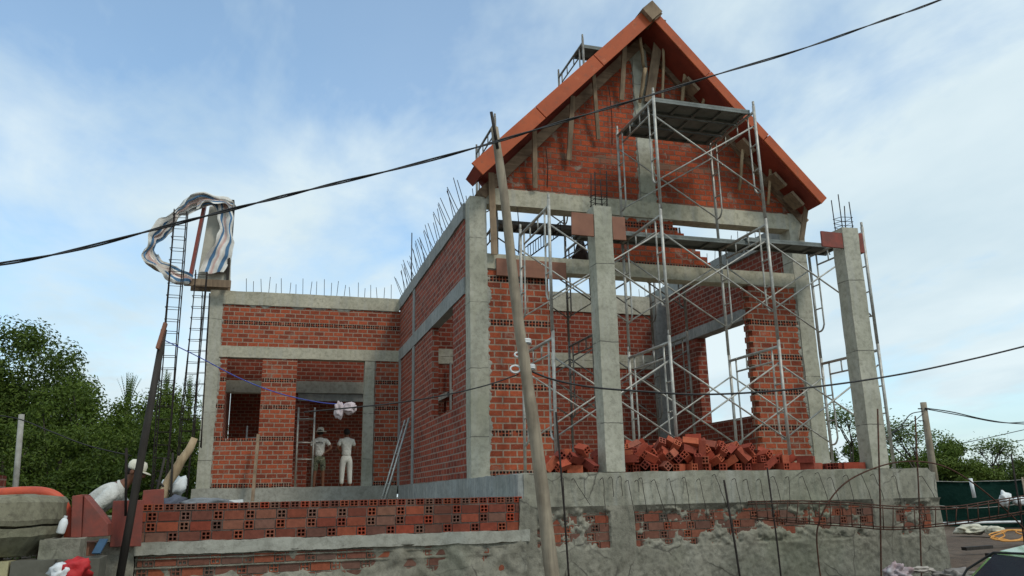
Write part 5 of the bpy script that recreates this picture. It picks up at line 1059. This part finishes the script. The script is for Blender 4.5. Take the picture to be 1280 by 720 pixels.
for y in (.05,1.57):
    b=bmnew(); prism(b,[(.0,.90),(.10,1.17),(.42,1.335),(1.15,1.34),(1.55,1.24),(2.0,.9)],y,y+.02); sw=lpart('side_window',b,GL,cr); lpart('window_seal',tb([(x_,y+.01,z_) for x_,z_ in ((.0,.90),(.10,1.17),(.42,1.335),(1.15,1.34),(1.55,1.24),(2.0,.9),(.0,.9))],.014,6),RBR,sw)
for x in (.2,2.6):
    for y in (-.02,1.46):
        w_=bmnew(); Mx=Matrix.Translation((x,y,.3))@Matrix.Rotation(R(-90),4,'X'); lathe(w_,[(.2,0),(.29,.01),(.30,.05),(.30,.14),(.29,.17),(.2,.18)],28,Mx); wl=lpart('wheel',w_,RBR,cr,True)
        r_=bmnew(); lathe(r_,[(.19,-.005),(.18,.0),(.05,.02),(.03,-.005)],20,Mx); rr=lpart('rim',r_,M['steel'],wl)
for y in (.25,1.2):
    b=bmnew(); box(b,-.505,-.46,y,y+.2,.62,.78); lpart('tail_light',b,mat_plain('red lens',(.4,.01,.01),(.35,.01,.01),5,.2),cr)
# ------------------------------------------------------------------ distant wooden power pole
p0=pt(1154,503,19.0); 
pp=thing('utility_pole','wooden utility pole with thin cross bar standing behind the plinth at the right','utility pole',(p0.x,p0.y,0))
part('post',tb([(p0.x+.02,p0.y,-.1),(p0.x,p0.y,2.2),p0],[.11,.10,.085],10),M['greywood'],pp)
cc_=pt(1154,511,19.0); part('cross_bar',tb([cc_+Vector((-.18,0,0)),cc_+Vector((.22,0,0))],.018,6),M['darkrust'],pp)
cc_=pt(1155,526,19.0); part('cross_bar',tb([cc_+Vector((-.2,0,0)),cc_+Vector((.1,0,0))],.015,6),M['darkrust'],pp)
wire('distant_cable',[pt(x,y,18.9-.003*(x-1158)) for x,y in ((1156,510),(1190,515),(1235,525),(1280,530),(1400,534))],.016,'cable','upper thin cable running right from the utility pole')
wire('distant_cable',[pt(x,y,18.9-.003*(x-1158)) for x,y in ((1156,511),(1200,519),(1250,528),(1290,527),(1400,520))],.014,'cable','lower thin cable crossing it right of the utility pole')
wire('drop_cable',[pt(x,y,18.7) for x,y in ((1154,514),(1138,518),(1126,533),(1112,541),(1095,541))],.014,'cable','slack cable hanging left from the utility pole')
wire('drop_cable',[pt(x,y,18.75) for x,y in ((1154,517),(1143,526),(1130,534),(1114,542))],.012,'cable','second slack cable just below the first at the utility pole')
wire('far_wire',[pt(x,y,30) for x,y in ((1100,563),(1190,556),(1290,535))],.018,'cable','far thin wire over the trees at the right, upper')
wire('far_wire',[pt(x,y,30) for x,y in ((1190,566),(1290,548))],.018,'cable','far thin wire over the trees at the right, lower')
wire('yard_wire',[pt(x,y,13.5) for x,y in ((-40,515),(20,523),(60,538),(110,557),(165,570))],.010,'cable','thin wire sagging before the trees at the far left')
# ------------------------------------------------------------------ trees
def leafmat(name,a,b_,c_):
    N=NT(name); g=N.n('ShaderNodeNewGeometry').outputs['Random Per Island']; c=N.ramp(g,[(0,a),(.5,b_),(1,c_)]); f=N.noise(.7,3); c=N.mix(N.ramp(f,[(.4,.45),(.6,0)]),c,N.mix(1.0,c,(.6,.62,.5),'MULTIPLY'))
    N.b.inputs['Transmission Weight'].default_value=0; N.out(c,None,.6)
    tr_=N.n('ShaderNodeBsdfTranslucent'); N.L(c,tr_.inputs[0]); mx=N.n('ShaderNodeMixShader'); mx.inputs[0].default_value=.25
    N.L(N.b.outputs[0],mx.inputs[1]); N.L(tr_.outputs[0],mx.inputs[2]); N.L(mx.outputs[0],N.t.nodes['Material Output'].inputs[0]); return N.m
LM=[leafmat('broad leaves',(.055,.088,.010),(.09,.14,.018),(.14,.195,.03)),leafmat('dark leaves',(.042,.070,.008),(.07,.11,.014),(.11,.155,.022)),leafmat('yellow green leaves',(.072,.11,.014),(.11,.155,.022),(.15,.20,.035))]
BARK=mat_wood('tree bark',(.10,.085,.065),(.05,.04,.032))
def tree(x,y,base,top,rx,mat,label,seed,nb=34,nl=7500,leaf=.16,name='broadleaf_tree',cat='tree',low=.25,open_=.0):
    rnd=random.Random(seed); t=thing(name,label,cat,(x,y,base)); H=top-base; cz=H*(1+low)/2; rz=H*(1-low)/2
    b=bmnew(); tube(b,[(0,0,-.2),(.1*rnd.uniform(-1,1),0,H*.3),(rnd.uniform(-.3,.3),.1,H*.75)],[.02*H+.04,.015*H+.03,.03],8)
    blobs=[]
    for k in range(nb):
        a=rnd.uniform(0,2*PI); ct=rnd.uniform(-.95,1); s=math.sqrt(1-ct*ct); q=rnd.uniform(.45,.92); br=rnd.uniform(.16,.30)*min(rx,rz*1.2)
        p=Vector((rx*q*s*math.cos(a),rx*.9*q*s*math.sin(a),cz+rz*q*ct)); blobs.append((p,br))
        if k%4==0: tube(b,[(0,0,H*.35),p*.5+Vector((0,0,H*.22)),p],[.05,.03,.012],5)
    lpart('trunk',b,BARK,t,True)
    verts=[];faces=[]
    for i in range(nl):
        p,br=blobs[rnd.randrange(nb)] if i%9 else (Vector((0,0,cz)),rx*.55)
        v=Vector((rnd.gauss(0,1),rnd.gauss(0,1),rnd.gauss(0,.8))); v.normalize(); c=p+v*br*(rnd.random()**.4)*(1.0+.25*rnd.random())
        n=(v+Vector((rnd.gauss(0,.6),rnd.gauss(0,.6),rnd.gauss(.4,.6)))).normalized(); a_=n.orthogonal().normalized(); a_.rotate(Quaternion(n,rnd.uniform(0,6.3))); c2=n.cross(a_); L=leaf*rnd.uniform(.6,1.25); w=L*.42
        k=len(verts); verts+= [c-a_*L*.5, c+c2*w*.5+n*.01, c+a_*L*.5-n*L*.12, c-c2*w*.5+n*.01]; faces.append((k,k+1,k+2,k+3))
    me=bpy.data.meshes.new('crown'); me.from_pydata([tuple(v) for v in verts],[],faces); me.materials.append(LM[mat]); o=bpy.data.objects.new('crown',me); COL.objects.link(o); o.parent=t
    return t
def treepx(px,ytop,Rr,rx,mat,label,seed,**k):
    d=fw+(px-640)/1000*rt+(360-ytop)/1000*up; h=math.hypot(d.x,d.y); s=Rr/h; return tree(d.x*s,d.y*s,0,EYE+d.z*s,rx,mat,label,seed,**k)
G='trees standing behind the site'
treepx(36,397,29,2.5,1,'tallest dark broadleaf tree at the far left edge',1,nb=46,nl=24000,leaf=.145,low=.3)
treepx(-55,415,31,2.6,1,'dark tree cut off by the left edge of the picture',2,nb=30,nl=7000,leaf=.19)
treepx(118,466,27,2.0,0,'bushy tree right of the tallest tree at the left',3,nb=40,nl=18000,leaf=.13,low=.1)
treepx(168,478,29,2.0,0,'rounded green tree behind the black leaning post',4,nb=38,nl=17000,leaf=.13,low=.05)
treepx(222,486,30,2.2,2,'light green tree behind the rebar cages',5,nb=36,nl=17000,leaf=.13,low=.05)
treepx(75,500,24,1.7,0,'lower leafy tree under the tallest one',6,nb=30,nl=13000,leaf=.12,low=.02)
treepx(140,520,22,1.6,1,'dark bush behind the bending worker',7,nb=28,nl=13000,leaf=.115,low=.0,name='leafy_bush',cat='bush')
treepx(205,515,24,1.7,1,'bush behind the log and the rebar cages',8,nb=28,nl=13000,leaf=.115,low=.0,name='leafy_bush',cat='bush')
treepx(15,515,22,1.7,1,'dark bush behind the bleached post',9,nb=28,nl=13000,leaf=.115,low=.0,name='leafy_bush',cat='bush')
treepx(270,500,34,2.6,1,'tree partly hidden by the wing corner',10,nb=24,nl=6000,leaf=.18,low=.0)
treepx(100,505,36,3.2,1,'dense dark tree filling the gap in the left tree line',60,nb=40,nl=12000,leaf=.2,low=-.05)
treepx(195,510,37,3.2,1,'dense dark tree behind the palms at the left',61,nb=40,nl=12000,leaf=.2,low=-.05)
treepx(0,500,36,3.0,1,'dense dark tree at the back of the left edge',62,nb=30,nl=9000,leaf=.2,low=-.05)
treepx(65,570,21,1.7,1,'low bush behind the orange hose',30,nb=24,nl=10000,leaf=.115,low=-.1,name='leafy_bush',cat='bush')
treepx(175,575,20,1.6,1,'low bush behind the man',31,nb=24,nl=10000,leaf=.115,low=-.1,name='leafy_bush',cat='bush')
for i,(px,yt,Rr,rx,mt,lb,nl) in enumerate(((1062,545,32,1.6,0,'rounded tree seen between the wall and the right porch column',7000),(1008,575,40,2.5,1,'tree mostly hidden behind the right pier',3000),
 (1118,556,38,2.2,0,'tree right behind the right porch column',6000),(1168,548,36,1.9,0,'bushy green tree beside the utility pole',9000),(1196,560,35,1.6,2,'light green tree right of the utility pole',7000),
 (1222,572,42,2.0,1,'low dark tree in the middle of the right tree line',6000),(1250,570,46,2.2,0,'wispy tree near the right edge',5000),(1290,576,44,2.6,1,'dark tree cut off by the right edge',5000),(1140,572,44,2.4,1,'dark low tree behind the utility pole',5000),(1340,570,44,3.0,1,'tree beyond the right edge',3000))):
    treepx(px,yt,Rr,rx,mt,lb,40+i,nb=30,nl=int(nl*1.7),leaf=.14,low=.05)
def bare(px,yt,Rr,h,label,seed):
    d=fw+(px-640)/1000*rt+(360-yt)/1000*up; s=Rr/math.hypot(d.x,d.y); top=Vector((d.x*s,d.y*s,EYE+d.z*s)); rnd=random.Random(seed); t=thing('sparse_tree',label,'tree',(top.x,top.y,0)); b=bmnew(); tips=[]
    def grow(p,dr,L,r_,n):
        q=p+dr*L; tube(b,[p,p.lerp(q,.5)+Vector((rnd.uniform(-.05,.05),0,0)),q],[r_,r_*.85,r_*.7],5)
        if n==0: tips.append(q); return
        for _ in range(3): grow(q,(dr+Vector((rnd.uniform(-.7,.7),rnd.uniform(-.5,.5),rnd.uniform(-.1,.4)))).normalized(),L*.62,r_*.65,n-1)
    grow(Vector((0,0,0)),Vector((0,0,1)),top.z*.5,.05,3); lpart('trunk',b,BARK,t)
    verts=[];faces=[]
    for q in tips:
        for _ in range(60):
            c=q+Vector((rnd.gauss(0,.28),rnd.gauss(0,.28),rnd.gauss(0,.2))); a_=Vector((rnd.gauss(0,1),rnd.gauss(0,1),rnd.gauss(0,1))).normalized(); c2=a_.orthogonal().normalized(); k=len(verts); verts+=[c-a_*.06,c+c2*.03,c+a_*.06,c-c2*.03]; faces.append((k,k+1,k+2,k+3))
    me=bpy.data.meshes.new('crown'); me.from_pydata([tuple(v) for v in verts],[],faces); me.materials.append(LM[1]); o=bpy.data.objects.new('crown',me); COL.objects.link(o); o.parent=t
bare(1058,533,30,3,'thin sparse tree beside the right corner column',3)
bare(1147,546,32,3,'thin sparse tree just left of the utility pole',4)
bare(1236,565,40,3,'thin sparse tree rising over the right tree line',5)
# palm fronds above the left trees
for i,(px,yt,lb) in enumerate(((163,466,'spiky palm top poking above the trees left of the black post'),(208,464,'spiky palm top between the black post and the cages'),(240,470,'spiky palm top beside the wing corner'))):
    d=fw+(px-640)/1000*rt+(360-yt)/1000*up; s=31/math.hypot(d.x,d.y); top=Vector((d.x*s,d.y*s,EYE+d.z*s)); t=thing('palm',lb,'palm',(top.x,top.y,0)); rnd=random.Random(i)
    b=bmnew(); tube(b,[(0,0,0),(0,0,top.z-1.2)],[.09,.07],7); lpart('trunk',b,BARK,t)
    verts=[];faces=[]
    for k in range(22):
        a=rnd.uniform(0,6.28); sp=rnd.uniform(.02,.32)
        for j in range(14):
            s_=j/13; c=Vector((math.cos(a)*sp*s_*1.5,math.sin(a)*sp*s_*1.5,top.z-1.3+1.3*s_-.5*sp*s_*s_*2)); 
            for sd in (-1,1):
                o_=Vector((-math.sin(a),math.cos(a),.6)).normalized()*sd*.16*(1-s_*.8); k_=len(verts); verts+=[c,c+Vector((0,0,.05)),c+o_+Vector((0,0,.12))]; faces.append((k_,k_+1,k_+2))
    me=bpy.data.meshes.new('fronds'); me.from_pydata([tuple(v) for v in verts],[],faces); me.materials.append(LM[1]); o=bpy.data.objects.new('fronds',me); COL.objects.link(o); o.parent=t
# ------------------------------------------------------------------ sky and light
SUN_EL,SUN_AZ=R(50),R(150)     # azimuth measured from +Y towards +X: behind the camera, to the right
w=bpy.data.worlds.new('World'); sc.world=w; w.use_nodes=True; nt=w.node_tree; bg=nt.nodes['Background']; L=nt.links.new
sky=nt.nodes.new('ShaderNodeTexSky'); sky.sky_type='NISHITA'; sky.sun_disc=False; sky.sun_elevation=SUN_EL; sky.sun_rotation=SUN_AZ; sky.air_density=1.0; sky.dust_density=1.2; sky.ozone_density=1.0
class WN(NT):
    def __init__(s,t): s.t=t; s.L=t.links.new
W_=WN(nt); g=W_.n('ShaderNodeTexCoord').outputs['Generated']; X,Y,Z=W_.sep(g)
zz=W_.math('ADD',W_.math('MAXIMUM',Z,0.0),.16); P=W_.comb(W_.math('DIVIDE',X,zz),W_.math('DIVIDE',Y,zz),0.0)
mp=W_.n('ShaderNodeMapping'); L(P,mp.inputs[0]); mp.inputs['Scale'].default_value=(.85,.5,1); mp.inputs['Rotation'].default_value=(0,0,R(0)); mp.inputs['Location'].default_value=(3.1,.2,0)
n1=W_.noise(.75,7,.56,mp.outputs[0],.35); n2=W_.noise(3.2,6,.6,mp.outputs[0],.5)
f=W_.math('ADD',W_.math('MULTIPLY',n1,.8),W_.math('MULTIPLY',n2,.2))
cl=W_.ramp(f,[(.41,.2),(.475,.62),(.53,.98)])
hz=W_.ramp(Z,[(0,1.0),(.12,.55),(.45,.0)])
cl=W_.math('MAXIMUM',cl,W_.math('MULTIPLY',hz,.75))
shade=W_.ramp(W_.noise(1.6,5,.55,mp.outputs[0]),[(.35,(6.2,7.7,8.5)),(.62,(8.0,9.2,9.6))])
skyc=W_.mix(1.0,sky.outputs[0],(1.8,2.2,2.25),'MULTIPLY')
col=W_.mix(cl,skyc,shade); L(col,bg.inputs['Color']); bg.inputs['Strength'].default_value=.1
sd=bpy.data.lights.new('sun','SUN'); sd.energy=1.5; sd.angle=R(10); sd.color=(1,.95,.86); so=bpy.data.objects.new('sun',sd); COL.objects.link(so)
dirv=Vector((math.sin(SUN_AZ)*math.cos(SUN_EL),math.cos(SUN_AZ)*math.cos(SUN_EL),math.sin(SUN_EL))); so.rotation_euler=dirv.to_track_quat('Z','Y').to_euler()
sc.view_settings.view_transform='Standard'; sc.view_settings.look='None'; sc.view_settings.exposure=0; sc.view_settings.gamma=1; sc.view_settings.use_curve_mapping=False
sc.cycles.use_denoising=True; sc.cycles.max_bounces=6; sc.cycles.diffuse_bounces=3; sc.cycles.glossy_bounces=3; sc.cycles.transparent_max_bounces=8

# groups of look-alikes
GR={'timber_prop':'timber props under the roof edge','rebar':'rebars standing before the plinth','scaffold_plank':'scaffold planks','formwork_board':'formwork boards','rebar_cage':'rebar cages','broadleaf_tree':'trees standing behind the site','leafy_bush':'bushes behind the low wall','sparse_tree':'sparse trees at the right','palm':'palm tops among the trees','person':'workers on the site','scaffold':'tube scaffolds','service_cable':'service wires on the pole','distant_cable':'cables at the utility pole','drop_cable':'slack cables at the utility pole','far_wire':'far wires at the right','porch_column':'grey concrete porch columns','concrete_ring':'stacked well rings','thin_stick':'thin sticks at the left','trestle_frame':'trestle frames in the wing','white_bundle':'white bundles before the net'}
for o in list(sc.objects):
    if o.parent is None and o.get('label') and not o.get('group'):
        k=o.name.split('.')[0]
        if k in GR: o['group']=GR[k]
